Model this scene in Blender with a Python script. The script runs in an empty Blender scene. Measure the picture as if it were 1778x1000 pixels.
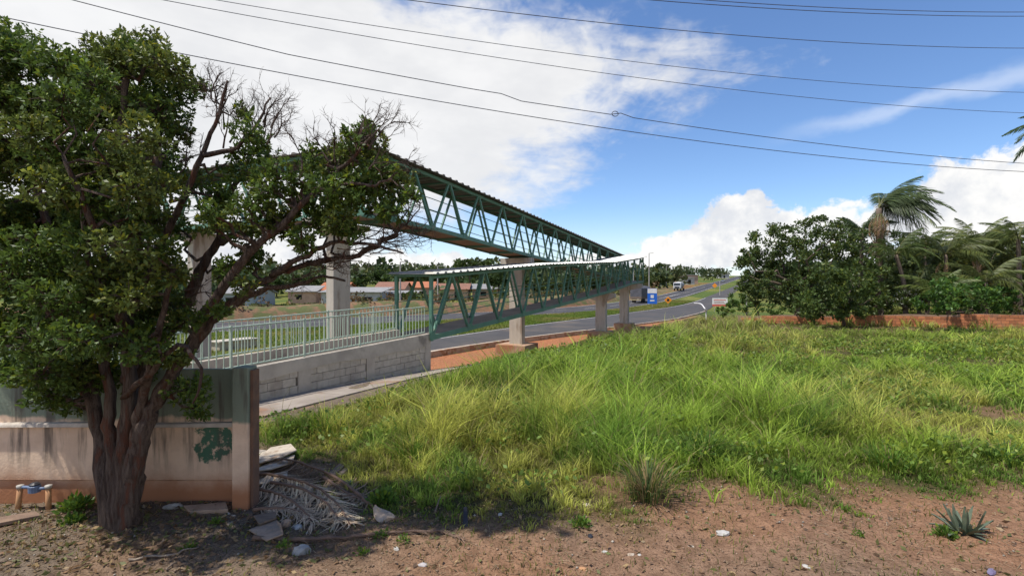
import bpy, math, random
import numpy as np
from mathutils import Vector, Matrix
random.seed(7); RNG = np.random.default_rng(7)
SC = bpy.context.scene; COL = SC.collection
R = math.radians

# ------------------------------------------------------------------ camera
CAMZ = 2.6; F = 889.0
cam = bpy.data.cameras.new('camera'); cam.sensor_width = 36; cam.lens = 18.0
cam.clip_start = 0.05; cam.clip_end = 6000
co = bpy.data.objects.new('camera', cam); COL.objects.link(co)
co.location = (0, 0, CAMZ); co.rotation_euler = (R(90), 0, 0); SC.camera = co

# ------------------------------------------------------------------ world and sun
SUN_AZ = math.atan2(-0.93, -0.36); SUN_EL = R(65)      # direction towards the sun (from +Y, clockwise)
w = bpy.data.worlds.new('World'); SC.world = w; w.use_nodes = True
NT = w.node_tree; NT.nodes.clear()
def nd(t, **kw):
    n = NT.nodes.new(t)
    for k, v in kw.items(): setattr(n, k, v)
    return n
def mth(op, a, b=None, c=None, clamp=False):
    n = nd('ShaderNodeMath', operation=op); n.use_clamp = clamp
    for i, v in enumerate((a, b, c)):
        if v is None: continue
        if isinstance(v, (int, float)): n.inputs[i].default_value = v
        else: NT.links.new(v, n.inputs[i])
    return n.outputs[0]
def sstep(v, lo, hi):
    n = nd('ShaderNodeMapRange', interpolation_type='SMOOTHSTEP')
    NT.links.new(v, n.inputs[0]); n.inputs[1].default_value = lo; n.inputs[2].default_value = hi
    return n.outputs[0]
def mixc(f, a, b):
    n = nd('ShaderNodeMix', data_type='RGBA')
    if isinstance(f, float): n.inputs[0].default_value = f
    else: NT.links.new(f, n.inputs[0])
    for i, v in ((6, a), (7, b)):
        if isinstance(v, tuple): n.inputs[i].default_value = (*v, 1)
        else: NT.links.new(v, n.inputs[i])
    return n.outputs[2]
def px2dir(px, py):
    v = Vector(((px-889)/F, 1, (500-py)/F)); return v.normalized()
sky = nd('ShaderNodeTexSky', sky_type='NISHITA', sun_disc=False, sun_elevation=SUN_EL, sun_rotation=SUN_AZ,
         altitude=500, air_density=0.95, dust_density=0.25, ozone_density=3.5)
tc = nd('ShaderNodeTexCoord'); D = tc.outputs['Generated']
def noise(scale, detail=8, rough=0.55, vec=None, dist=0.0, sc=(1, 1, 1), off=(0, 0, 0)):
    mp = nd('ShaderNodeMapping'); mp.inputs['Scale'].default_value = sc; mp.inputs['Location'].default_value = off
    NT.links.new(vec or D, mp.inputs[0])
    n = nd('ShaderNodeTexNoise'); NT.links.new(mp.outputs[0], n.inputs['Vector'])
    n.inputs['Scale'].default_value = scale; n.inputs['Detail'].default_value = detail
    n.inputs['Roughness'].default_value = rough; n.inputs['Distortion'].default_value = dist
    return n.outputs['Fac']
def dotv(v):
    n = nd('ShaderNodeVectorMath', operation='DOT_PRODUCT'); NT.links.new(D, n.inputs[0]); n.inputs[1].default_value = v
    return n.outputs['Value']
def halfplane(p1, p2):
    """signed angle-like distance, positive on the left of the great circle from p1 to p2"""
    return dotv(px2dir(*p1).cross(px2dir(*p2)).normalized())
# a sheet of high cloud that ends in a wedge pointing away from the sun
e1 = halfplane((1225, 150), (850, 352))
e2 = halfplane((985, 20), (1260, 130))
nA = noise(3.2, 5, 0.6, sc=(1, 1, 2.6), dist=0.5); nB = noise(9, 4, 0.6, sc=(1, 1, 1.8), off=(3, 1, 2))
nB2 = noise(22, 3, 0.62, sc=(1, 1, 1.6), off=(5, 2, 2), dist=1.0)
wed = mth('MINIMUM', e1, e2)
nn = mth('ADD', mth('ADD', mth('MULTIPLY', mth('SUBTRACT', nA, 0.5), 0.26), mth('MULTIPLY', mth('SUBTRACT', nB, 0.5), 0.16)), mth('MULTIPLY', mth('SUBTRACT', nB2, 0.5), 0.07))
veil = sstep(mth('ADD', wed, nn), -0.04, 0.085)
# cumulus: soft blobs with a billowed edge
sep = nd('ShaderNodeSeparateXYZ'); NT.links.new(D, sep.inputs[0])
az = mth('ARCTAN2', sep.outputs[0], sep.outputs[1]); el = mth('ARCSINE', sep.outputs[2])
def blob(px, py, rx, ry):
    d = px2dir(px, py); a0 = math.atan2(d.x, d.y); e0 = math.asin(d.z)
    ca = math.cos(a0)**2
    ra = rx/F*ca; re = ry/F*math.cos(a0)
    u = mth('DIVIDE', mth('SUBTRACT', az, a0), ra); v = mth('DIVIDE', mth('SUBTRACT', el, e0), re)
    return mth('SUBTRACT', 1.0, mth('SQRT', mth('ADD', mth('MULTIPLY', u, u), mth('MULTIPLY', v, v))))
bl = None
for b in [(1300, 390, 95, 62), (1215, 435, 120, 44), (1370, 390, 60, 40), (1430, 400, 90, 50), (1700, 350, 150, 95), (1600, 385, 150, 60), (1790, 330, 90, 85),
          (1090, 464, 200, 28), (1310, 345, 24, 26), (1500, 455, 300, 40), (1950, 340, 200, 100), (2300, 400, 420, 110),
          (700, 480, 240, 48), (420, 470, 170, 60), (60, 440, 240, 90), (-500, 400, 400, 110)]:
    o = blob(*b); bl = o if bl is None else mth('MAXIMUM', bl, o)
# unseen cumulus ring beyond the view, added as fill light for camera-facing surfaces
ring = mth('SUBTRACT', mth('MULTIPLY', sstep(mth('ABSOLUTE', az), R(52), R(75)), 1.5), mth('ADD', 0.75, mth('DIVIDE', mth('MAXIMUM', el, 0.0), R(38))))
bl = mth('MAXIMUM', bl, ring)
nC = noise(13, 6, 0.62, dist=0.25, sc=(1, 1, 1.25)); nD = noise(40, 3, 0.6)
cedge = mth('ADD', mth('ADD', bl, mth('MULTIPLY', mth('SUBTRACT', nC, 0.5), 1.7)), mth('MULTIPLY', mth('SUBTRACT', nD, 0.5), 0.5))
cum = sstep(cedge, 0.04, 0.3)
# thin streak (contrail-like cirrus) and low haze at the horizon
stl = halfplane((1360, 240), (1778, 125)); st = mth('MULTIPLY', sstep(mth('ABSOLUTE', mth('ADD', stl, mth('MULTIPLY', mth('SUBTRACT', nB, .5), .05))), 0.022, 0.0), sstep(az, R(25), R(36)))
st = mth('MULTIPLY', st, 0.35)
hz = mth('MULTIPLY', sstep(el, R(9), R(-1)), 0.6)
veilc = mixc(sstep(noise(5, 4, 0.6, sc=(1, 1, 2.2), off=(1, 4, 2)), 0.35, 0.68), (3.3, 3.3, 3.32), (3.75, 3.73, 3.7))
shade = sstep(mth('ADD', noise(11, 5, 0.6, off=(7, 0, 1)), mth('MULTIPLY', mth('SUBTRACT', nC, .5), 0.5)), 0.36, 0.62)
cumc = mixc(shade, (3.0, 3.1, 3.3), (4.0, 3.97, 3.9))
hs = nd('ShaderNodeHueSaturation'); hs.inputs['Hue'].default_value = 0.504; hs.inputs['Saturation'].default_value = 1.1; hs.inputs['Value'].default_value = 0.70; NT.links.new(sky.outputs[0], hs.inputs['Color'])
s0 = mixc(hz, hs.outputs[0], (3.3, 3.5, 3.75))
s1 = mixc(st, s0, (3.9, 4.1, 4.4))
s2 = mixc(mth('MULTIPLY', veil, 0.95), s1, veilc)
s3 = mixc(cum, s2, cumc)
bg = nd('ShaderNodeBackground'); NT.links.new(s3, bg.inputs[0]); bg.inputs[1].default_value = 0.094
out = nd('ShaderNodeOutputWorld'); NT.links.new(bg.outputs[0], out.inputs[0])

sl = bpy.data.lights.new('sun', 'SUN'); sl.energy = 2.1; sl.angle = R(1.0); sl.color = (1, 0.95, 0.87)
so = bpy.data.objects.new('sun', sl); COL.objects.link(so)
tosun = Vector((math.sin(SUN_AZ)*math.cos(SUN_EL), math.cos(SUN_AZ)*math.cos(SUN_EL), math.sin(SUN_EL)))
so.rotation_euler = tosun.to_track_quat('Z', 'Y').to_euler(); so.location = (-20, -10, 40)
SC.view_settings.view_transform = 'Standard'; SC.view_settings.look = 'None'
SC.view_settings.exposure = 1.46; SC.view_settings.gamma = 1.0; SC.view_settings.use_curve_mapping = False

# ------------------------------------------------------------------ materials
MATS = {}
def mat(name, c1, c2=None, scale=4.0, rough=0.85, bump=0.0, bscale=None, spec=0.25, metal=0.0, c3=None, s3=1.0, t3=(0.5, 0.65),
        rnd=0.0, obj=False, stretch=(1, 1, 1), attr=None, trans=0.0, detail=6, dist=0.0, bdist=0.02):
    if name in MATS: return MATS[name]
    m = bpy.data.materials.new(name); m.use_nodes = True; nt = m.node_tree; N = nt.nodes; L = nt.links
    b = N['Principled BSDF']; b.inputs['Roughness'].default_value = rough; b.inputs['Metallic'].default_value = metal
    b.inputs['Specular IOR Level'].default_value = spec
    if obj: vec = N.new('ShaderNodeTexCoord').outputs['Object']
    else: vec = N.new('ShaderNodeNewGeometry').outputs['Position']
    mp = N.new('ShaderNodeMapping'); L.new(vec, mp.inputs[0]); mp.inputs['Scale'].default_value = stretch; vec = mp.outputs[0]
    def nz(s, d=detail, r=0.6):
        n = N.new('ShaderNodeTexNoise'); L.new(vec, n.inputs['Vector']); n.inputs['Scale'].default_value = s
        n.inputs['Detail'].default_value = d; n.inputs['Roughness'].default_value = r; n.inputs['Distortion'].default_value = dist; return n.outputs['Fac']
    def mr(v, lo, hi):
        n = N.new('ShaderNodeMapRange'); n.interpolation_type = 'SMOOTHSTEP'; L.new(v, n.inputs[0]); n.inputs[1].default_value = lo; n.inputs[2].default_value = hi; return n.outputs[0]
    def mx(f, a, bb, mode='MIX'):
        n = N.new('ShaderNodeMix'); n.data_type = 'RGBA'; n.blend_type = mode
        if isinstance(f, float): n.inputs[0].default_value = f
        else: L.new(f, n.inputs[0])
        for i, v in ((6, a), (7, bb)):
            if isinstance(v, tuple): n.inputs[i].default_value = (*v, 1)
            else: L.new(v, n.inputs[i])
        return n.outputs[2]
    c2 = c2 or tuple(x*0.7 for x in c1)
    col = mx(mr(nz(scale), 0.32, 0.68), c1, c2)
    if c3: col = mx(mr(nz(s3), *t3), col, c3)
    if attr:
        a = N.new('ShaderNodeVertexColor'); a.layer_name = attr
        col = mx(1.0, col, a.outputs[0], 'MULTIPLY')
    if rnd:
        oi = N.new('ShaderNodeObjectInfo'); hs = N.new('ShaderNodeHueSaturation'); L.new(col, hs.inputs['Color'])
        v = N.new('ShaderNodeMapRange'); L.new(oi.outputs['Random'], v.inputs[0]); v.inputs[3].default_value = 1-rnd; v.inputs[4].default_value = 1+rnd
        L.new(v.outputs[0], hs.inputs['Value']); col = hs.outputs[0]
    L.new(col, b.inputs['Base Color'])
    if bump:
        bp = N.new('ShaderNodeBump'); bp.inputs['Strength'].default_value = bump; bp.inputs['Distance'].default_value = bdist
        L.new(nz(bscale or scale*4, 8, 0.65), bp.inputs['Height']); L.new(bp.outputs[0], b.inputs['Normal'])
    if trans:
        tr = N.new('ShaderNodeBsdfTranslucent'); L.new(col, tr.inputs[0]); ms = N.new('ShaderNodeMixShader'); ms.inputs[0].default_value = trans
        L.new(b.outputs[0], ms.inputs[1]); L.new(tr.outputs[0], ms.inputs[2]); L.new(ms.outputs[0], N['Material Output'].inputs[0])
    MATS[name] = m; return m

# ------------------------------------------------------------------ mesh helpers
def tag(o, label=None, cat=None, group=None, kind=None):
    if label: o['label'] = label
    if cat: o['category'] = cat
    if group: o['group'] = group
    if kind: o['kind'] = kind
    return o
def empty(name, loc=(0, 0, 0), label=None, cat=None, group=None, rz=0.0):
    o = bpy.data.objects.new(name, None); COL.objects.link(o); o.location = loc; o.rotation_euler = (0, 0, rz)
    o.empty_display_size = 0.2
    return tag(o, label, cat, group)
def link(name, me, m, parent=None, keep=True):
    o = bpy.data.objects.new(name, me); COL.objects.link(o)
    if m is not None and not me.materials: me.materials.append(m)
    if parent is not None:
        o.parent = parent
        if keep: o.matrix_parent_inverse = world_inv(parent)
    return o
def world_of(o):
    mw = o.matrix_basis
    if o.parent: mw = world_of(o.parent) @ o.matrix_parent_inverse @ mw
    return mw
def world_inv(o): return world_of(o).inverted()
class MB:
    """collects shapes for one mesh"""
    def __init__(s): s.v = []; s.f = []; s.sm = False
    def poly(s, pts, fs):
        n = len(s.v); s.v += [tuple(p) for p in pts]; s.f += [tuple(i+n for i in f) for f in fs]; return s
    def frame(s, o, ax, ay, az_, lo, hi):
        o = Vector(o); P = []
        for z in (lo[2], hi[2]):
            for x, y in ((lo[0], lo[1]), (hi[0], lo[1]), (hi[0], hi[1]), (lo[0], hi[1])):
                P.append(o+Vector(ax)*x+Vector(ay)*y+Vector(az_)*z)
        return s.poly(P, [(0, 3, 2, 1), (4, 5, 6, 7), (0, 1, 5, 4), (1, 2, 6, 5), (2, 3, 7, 6), (3, 0, 4, 7)])
    def box(s, lo, hi): return s.frame((0, 0, 0), (1, 0, 0), (0, 1, 0), (0, 0, 1), lo, hi)
    def bar(s, a, b, w, h, up=(0, 0, 1)):
        a = Vector(a); b = Vector(b); d = (b-a); L = d.length; d.normalize()
        u = Vector(up); sd = d.cross(u)
        if sd.length < 1e-4: sd = d.cross(Vector((1, 0, 0)))
        sd.normalize(); u = sd.cross(d).normalized()
        return s.frame(a, d, sd, u, (0, -w/2, -h/2), (L, w/2, h/2))
    def tube(s, pts, rad, k=8, cap=True, ridge=0.0, seed=0):
        pts = [Vector(p) for p in pts]; n = len(pts)
        if isinstance(rad, (int, float)): rad = [rad]*n
        t0 = (pts[1]-pts[0]).normalized(); u = t0.orthogonal().normalized(); base = len(s.v)
        for i in range(n):
            t = (pts[min(i+1, n-1)]-pts[max(i-1, 0)]).normalized()
            u = (u - t*u.dot(t)).normalized(); v = t.cross(u)
            for j in range(k):
                a = 2*math.pi*j/k; r = rad[i]
                if ridge: r *= 1+ridge*math.sin(a*5+seed+i*.22)*(.6+.4*math.sin(i*.9+seed*2+a*2))+(ridge*.75*abs(math.sin(a*6+seed*3-i*.12+.5*math.sin(i*.7)))-ridge*.4)+ridge*.5*math.sin(a*2+i*.8+seed)
                s.v.append(tuple(pts[i]+(u*math.cos(a)+v*math.sin(a))*r))
        for i in range(n-1):
            for j in range(k):
                a = base+i*k+j; b = base+i*k+(j+1) % k
                s.f.append((a, b, b+k, a+k))
        if cap:
            s.f.append(tuple(base+j for j in reversed(range(k)))); s.f.append(tuple(base+(n-1)*k+j for j in range(k)))
        return s
    def lathe(s, c, prof, k=16):
        """prof: (radius, z) list about vertical axis at c"""
        base = len(s.v); c = Vector(c)
        for r, z in prof:
            for j in range(k):
                a = 2*math.pi*j/k; s.v.append((c.x+r*math.cos(a), c.y+r*math.sin(a), c.z+z))
        for i in range(len(prof)-1):
            for j in range(k):
                a = base+i*k+j; b = base+i*k+(j+1) % k; s.f.append((a, b, b+k, a+k))
        s.f.append(tuple(base+j for j in reversed(range(k)))); s.f.append(tuple(base+(len(prof)-1)*k+j for j in range(k)))
        return s
    def mesh(s, name='m', smooth=False):
        me = bpy.data.meshes.new(name); me.from_pydata(s.v, [], s.f); me.update()
        if smooth: me.polygons.foreach_set('use_smooth', [True]*len(me.polygons))
        return me
    def build(s, name, m, parent=None, smooth=False, bevel=0.0):
        o = link(name, s.mesh(name, smooth), m, parent)
        if bevel:
            md = o.modifiers.new('bevel', 'BEVEL'); md.width = bevel; md.segments = 2; md.limit_method = 'ANGLE'
        return o
def np_mesh(name, V, Fc, cols=None, smooth=False):
    """V (n,3), Fc (m,k) arrays, one face size; cols per vertex (n,3)"""
    me = bpy.data.meshes.new(name); V = np.asarray(V, np.float32); Fc = np.asarray(Fc, np.int32)
    m, k = Fc.shape
    me.vertices.add(len(V)); me.vertices.foreach_set('co', V.ravel())
    me.loops.add(m*k); me.loops.foreach_set('vertex_index', Fc.ravel())
    me.polygons.add(m); me.polygons.foreach_set('loop_start', np.arange(0, m*k, k, dtype=np.int32))
    me.polygons.foreach_set('loop_total', np.full(m, k, np.int32))
    if smooth: me.polygons.foreach_set('use_smooth', np.ones(m, bool))
    me.update(calc_edges=True)
    if cols is not None:
        ca = me.color_attributes.new('Col', 'FLOAT_COLOR', 'POINT')
        c4 = np.ones((len(V), 4), np.float32); c4[:, :3] = cols; ca.data.foreach_set('color', c4.ravel())
    return me

# ------------------------------------------------------------------ noise, ground and coordinates
_T = np.random.default_rng(3).random((256, 256))
def vnoise(x, y):
    x = np.asarray(x, float); y = np.asarray(y, float)
    xi = np.floor(x).astype(int); yi = np.floor(y).astype(int); fx = x-xi; fy = y-yi
    fx = fx*fx*(3-2*fx); fy = fy*fy*(3-2*fy)
    a = _T[xi % 256, yi % 256]; b = _T[(xi+1) % 256, yi % 256]; c = _T[xi % 256, (yi+1) % 256]; d = _T[(xi+1) % 256, (yi+1) % 256]
    return (a*(1-fx)+b*fx)*(1-fy)+(c*(1-fx)+d*fx)*fy
def fbm(x, y, o=4):
    v = 0; a = 0.5
    for i in range(o): v = v+a*vnoise(np.asarray(x)*2**i+17*i, np.asarray(y)*2**i+31*i); a *= .5
    return v/(1-.5**o)
def sst(v, a, b):
    t = np.clip((np.asarray(v, float)-a)/(b-a), 0, 1); return t*t*(3-2*t)
DX, DY = 0.4363, 0.8998                       # direction of the ramps in plan
def SP(s, p, z=0.0): return Vector((DX*s-DY*p, DY*s+DX*p, z))
def to_sp(x, y): return DX*x+DY*y, -DY*x+DX*y
dV = Vector((DX, DY, 0)); nV = Vector((-DY, DX, 0))
def ground(x, y):
    x = np.asarray(x, float); y = np.asarray(y, float)
    s, p = to_sp(x, y)
    g = -1.3*sst(p+0.35*s, 12.5, 22.5)
    q = np.clip((y-85)/20, 0, 1); g = g + 0.035*np.where(y < 105, q*q*10, np.maximum(y-95, 0))
    g = g - 0.033*np.maximum(y-650, 0)*np.where(y > 650, 1, 0)
    near = (1-sst(y, 25, 60))*np.exp(-np.maximum(np.abs(x)-30, 0)/10)
    g = g + near*(0.10*(fbm(x*.5+5, y*.5+9, 3)-.5)+0.06*(fbm(x*2.5, y*2.5, 3)-.5))*np.where(p > 8.8, .25, 1)
    return g
def gz(x, y): return float(ground(x, y))
def unproj(px, py, lift=0.0):
    """ground point seen at a pixel of the photograph"""
    rx = (px-889)/F; rz = (500-py)/F
    D_ = np.concatenate([np.arange(3, 60, .05), np.arange(60, 900, .25)])
    h = CAMZ+rz*D_-ground(rx*D_, D_)
    k = np.where(h <= lift)[0]
    d = D_[k[0]] if len(k) else 600.0
    return Vector((rx*d, d, gz(rx*d, d)))
def at(px, py, d): return Vector(((px-889)/F*d, d, CAMZ+(500-py)/F*d))

# ------------------------------------------------------------------ ground and roads
def curve(pts):
    a = np.array(pts, float); return lambda s: np.interp(s, a[:, 0], a[:, 1])
def smooth_curve(pts, w=9.0):
    f = curve(pts); k = np.linspace(-1, 1, 9)
    return lambda s: sum(f(np.asarray(s, float)+w*t) for t in k)/9
HF = smooth_curve([(-60, 80), (25, 59.5), (45, 51), (63, 43), (83, 36), (109, 29.5), (143, 26), (270, 25), (530, 24), (900, 22)])
HN = smooth_curve([(-60, 66), (19, 46.6), (38, 39.2), (50, 35), (67, 28), (85, 24.3), (113, 20), (150, 17.7), (300, 16.2), (530, 15), (900, 13)])
FF = smooth_curve([(-60, 27), (23, 22.8), (48, 22), (62, 20), (87, 18.2), (106, 15.2), (120, 13.6), (160, 12.5), (250, 10.4), (530, 8), (900, 6)])
FN = smooth_curve([(-60, 21), (25, 18), (36, 16.2), (44, 13.9), (53, 12), (63, 9.6), (75, 8.7), (84, 8.2), (112, 8.4), (165, 7.5), (530, 5), (900, 3)], 5)
def axis(parts):
    o = []
    for a, b, st in parts: o += list(np.arange(a, b, st))
    return np.array(o)
gx = axis([(-1500, -400, 100), (-400, -120, 28), (-120, -40, 5), (-40, -12, 1), (-12, 14, .16), (14, 32, .5), (32, 80, 3), (80, 400, 20), (400, 1800, 100)])
gy = axis([(-60, -4, 4), (-4, 3, .5), (3, 16, .16), (16, 40, .4), (40, 80, 1.5), (80, 112, 1), (112, 400, 18), (400, 700, 25), (700, 3000, 200)])
XX, YY = np.meshgrid(gx, gy); ZZ = ground(XX, YY)
S_, P_ = to_sp(XX, YY)
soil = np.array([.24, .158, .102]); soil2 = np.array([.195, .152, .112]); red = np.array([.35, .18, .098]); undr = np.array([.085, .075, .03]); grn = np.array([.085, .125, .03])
n1 = fbm(XX*.8, YY*.8, 4)[..., None]; n2 = fbm(XX*.25+9, YY*.25+4, 3)[..., None]
C_ = soil*(n1 > -1)*1.0
C_ = C_+(soil2-C_)*sst(n1, .40, .56)
C_ = C_+(red-C_)*(np.clip(sst(n2, .46, .66)*.5+.4*sst(XX, 2, 6)[..., None], 0, .8))
def field_edge(x):                      # nearest edge of the rough grass, in metres from the camera
    return np.interp(x, [-6, -4.3, -2.85, -1.8, -.9, -.1, .8, 1.45, 2.3, 3.5, 4.6, 5.8, 7.0, 10, 16, 40], [9.3, 8.2, 7.4, 6.3, 5.85, 5.75, 5.9, 5.9, 6.55, 6.4, 6.3, 6.45, 6.7, 6.9, 7.3, 7.6]) + .55*(vnoise(np.asarray(x)*2.1, 7.7)-.5)
def field_mask(x, y):
    s, p = to_sp(x, y)
    e = field_edge(x)
    lim = np.interp(s, [0, 5, 17, 22, 30, 40, 48, 56, 62, 80, 100], [8.35, 8.35, 8.4, 8.7, 8.9, 9.2, 9.6, 10.2, 9.0, 7.2, 7.0])
    return sst(y-e+.9*(fbm(x*1.6+2, y*1.6+5, 2)-.5), -.45, .6)*sst(lim-p, -.1, .35)*(x > -5.2)
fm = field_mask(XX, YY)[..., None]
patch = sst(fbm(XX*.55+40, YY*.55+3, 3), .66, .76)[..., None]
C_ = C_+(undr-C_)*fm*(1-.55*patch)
piers = (sst(P_, 9.2, 10.2)*(1-sst(P_, 16.2, 17.4))*(S_ > 14))[..., None]
C_ = C_+(np.array([.40, .17, .085])-C_)*piers*np.clip(.45+n1, 0, 1)
far = np.clip(sst(P_, 17.0, 19.0)+sst(YY, 62, 80), 0, 1)[..., None]
gg = grn+(np.array([.19, .19, .05])-grn)*sst(n2, .4, .65)
C_ = C_+(gg-C_)*far
bank = ((P_ > HF(S_)+.3) & (P_ < HF(S_)+7) & (S_ > -30) & (S_ < 300))[..., None]
C_ = np.where(bank, np.array([.25, .115, .06])*(.7+.6*n1), C_)
V = np.stack([XX, YY, ZZ], -1).reshape(-1, 3); ny, nx = XX.shape
I = np.arange(ny*nx).reshape(ny, nx); Q = np.stack([I[:-1, :-1], I[:-1, 1:], I[1:, 1:], I[1:, :-1]], -1).reshape(-1, 4)
M_soil = mat('ground_soil', (1.12, 1.12, 1.12), (.72, .70, .68), scale=6, rough=.95, bump=1.0, bscale=30, attr='Col', spec=.1, bdist=.04, detail=9, c3=(.52, .50, .48), s3=38, t3=(.50, .62))
tag(link('ground', np_mesh('ground', V, Q, C_.reshape(-1, 3), True), M_soil), kind='structure')

def strip(name, fa, fb, s0, s1, n, m, lift, across=6, kind='structure', parent=None):
    ss = np.concatenate([np.linspace(s0, min(s1, 130), n), np.linspace(min(s1, 130), s1, n//3)[1:]]) if s1 > 130 else np.linspace(s0, s1, n)
    a = fa(ss) if callable(fa) else np.full(len(ss), fa); b = fb(ss) if callable(fb) else np.full(len(ss), fb)
    t = np.linspace(0, 1, across+1); p = a[:, None]*(1-t)+b[:, None]*t; s = np.repeat(ss[:, None], across+1, 1)
    x = DX*s-DY*p; y = DY*s+DX*p; z = ground(x, y)+lift
    k = np.arange(x.size).reshape(x.shape); q = np.stack([k[:-1, :-1], k[1:, :-1], k[1:, 1:], k[:-1, 1:]], -1).reshape(-1, 4)
    o = link(name, np_mesh(name, np.stack([x, y, z], -1).reshape(-1, 3), q), m, parent)
    if kind: o['kind'] = kind
    return o
M_asph = mat('asphalt', (.062, .060, .062), (.045, .044, .048), scale=.6, rough=.9, bump=.3, bscale=40, c3=(.085, .078, .072), s3=.15, t3=(.5, .7))
M_asph2 = mat('frontage_asphalt', (.075, .070, .068), (.055, .053, .055), scale=.5, rough=.9, bump=.3, bscale=40, c3=(.11, .09, .075), s3=.2, t3=(.5, .7))
M_conc = mat('concrete', (.50, .46, .39), (.40, .365, .31), scale=2.2, rough=.9, bump=.35, bscale=30, c3=(.27, .22, .17), s3=1.6, t3=(.5, .7), stretch=(1.6, 1.6, .35))
M_path = mat('path_concrete', (.31, .265, .22), (.245, .205, .17), scale=1.5, rough=.92, bump=.4, bscale=30, c3=(.25, .155, .10), s3=.8, t3=(.52, .68))
M_paint = mat('road_paint', (.62, .60, .55), (.45, .43, .40), scale=3, rough=.7)
M_green = mat('green_paint', (.075, .18, .125), (.105, .23, .165), scale=2.0, rough=.5, spec=.4, c3=(.15, .115, .075), s3=4, t3=(.58, .72), bump=.1, bscale=20)
M_rail = mat('pale_green_paint', (.42, .50, .40), (.33, .41, .33), scale=5, rough=.5, spec=.4, c3=(.25, .20, .14), s3=6, t3=(.62, .75))
M_roof = mat('roof_sheet_metal', (.31, .31, .30), (.24, .24, .23), scale=1.2, rough=.42, spec=.5, metal=.35, c3=(.34, .30, .25), s3=.9, t3=(.58, .75))
M_roof2 = mat('weathered_roof_sheet', (.17, .155, .135), (.12, .11, .095), scale=1.2, rough=.8, c3=(.22, .20, .17), s3=.9, t3=(.58, .75))
M_deck = mat('deck_concrete', (.30, .24, .18), (.22, .175, .135), scale=1.0, rough=.9, bump=.25, bscale=20)
M_block = mat('concrete_block', (.50, .44, .36), (.41, .36, .29), scale=6, rough=.95, bump=.6, bscale=60, rnd=.10, c3=(.34, .29, .235), s3=1.2, t3=(.55, .7))
M_mortar = mat('mortar', (.15, .135, .11), (.11, .10, .085), scale=8, rough=.95, bump=.4)
M_plaster = mat('grey_plaster', (.50, .44, .36), (.38, .33, .27), scale=1.7, rough=.93, bump=.45, bscale=22, c3=(.22, .19, .155), s3=1.0, t3=(.56, .72))
M_redsoil = mat('red_earth', (.23, .125, .07), (.15, .10, .06), scale=1.2, rough=.95, bump=.8, bscale=5, c3=(.10, .11, .04), s3=.6, t3=(.42, .58), bdist=.1)
strip('highway', HF, HN, -60, 640, 90, M_asph, .05)
strip('frontage_road', FF, FN, -60, 640, 110, M_asph2, .05)
strip('road_edge_line', lambda s: HF(s)-.5, lambda s: HF(s)-.65, -60, 640, 90, M_paint, .056, 1)
strip('road_edge_line', lambda s: HN(s)+.65, lambda s: HN(s)+.5, -60, 640, 90, M_paint, .056, 1)
for k in range(22):
    s0 = 20+k*10; strip('lane_marking', lambda s: (HF(s)+HN(s))/2+.07, lambda s: (HF(s)+HN(s))/2-.07, s0, s0+4, 4, M_paint, .058, 1)
strip('road_edge_line', lambda s: FF(s)-.35, lambda s: FF(s)-.47, 20, 140, 60, M_paint, .056, 1)
# earth bank beyond the highway
mb = []; ss = np.linspace(-40, 210, 90); prof = [(1.2, -.1), (2.2, .9), (3.4, 1.75), (5.5, 1.85), (9, 1.3), (14, -.1)]
for s in ss:
    for dp, h in prof:
        p = HF(s)+dp+.5*(vnoise(s*.2, dp)-.5); hh = h*(.75+.5*vnoise(s*.11, 3.3))*(1-float(sst(s, 95, 150))*.8)
        x = DX*s-DY*p; y = DY*s+DX*p; mb.append((x, y, gz(x, y)+hh))
k = np.arange(len(mb)).reshape(len(ss), len(prof)); q = np.stack([k[:-1, :-1], k[1:, :-1], k[1:, 1:], k[:-1, 1:]], -1).reshape(-1, 4)
tag(link('earth_bank', np_mesh('earth_bank', np.array(mb), q), M_redsoil), kind='structure')
# concrete footpath beside the ramp, kerb along the frontage road, drain channel behind it
kb = MB()
for i in range(6):
    a = 1.5+i*2.6; b = a+2.58
    P = []
    for lift in (-.12, .035):
        for s, p in ((a, 8.95), (b, 8.95), (b, 10.28), (a, 10.28)):
            v = SP(s, p); P.append((v.x, v.y, gz(v.x, v.y)+lift))
    kb.poly(P, [(0, 3, 2, 1), (4, 5, 6, 7), (0, 1, 5, 4), (1, 2, 6, 5), (2, 3, 7, 6), (3, 0, 4, 7)])
tag(kb.build('footpath', M_path), kind='structure')
def kerb(off, w, h, s0, s1, n, name, m, label, sub=.15):
    e = empty(name, SP(s0, float(FN(s0))+off, 0), label, 'kerb')
    for i in range(n):
        a = s0+(s1-s0)*i/n; b = s0+(s1-s0)*(i+1)/n-.03; P = []
        for up in (0, 1):
            for s, dp in ((a, off), (b, off), (b, off+w), (a, off+w)):
                v = SP(s, float(FN(s))+dp); P.append((v.x, v.y, gz(v.x, v.y)+(h if up else -sub)))
        MB().poly(P, [(0, 1, 2, 3), (4, 7, 6, 5), (0, 4, 5, 1), (1, 5, 6, 2), (2, 6, 7, 3), (3, 7, 4, 0)]).build('kerb_stone', m, e)
    return e
M_kerb = mat('kerb_concrete', (.50, .42, .34), (.38, .32, .26), scale=3, rough=.9, bump=.3, rnd=.08, c3=(.33, .20, .12), s3=1.5, t3=(.5, .65))
kerb(-.22, .2, .16, 12, 92, 40, 'roadside_kerb', M_kerb, 'pale concrete kerb curving along the near side of the service road')
kerb(-1.35, .25, .34, 14, 42, 10, 'drain_kerb', M_kerb, 'raised concrete drain edge on the red soil behind the ramp end')

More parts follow.
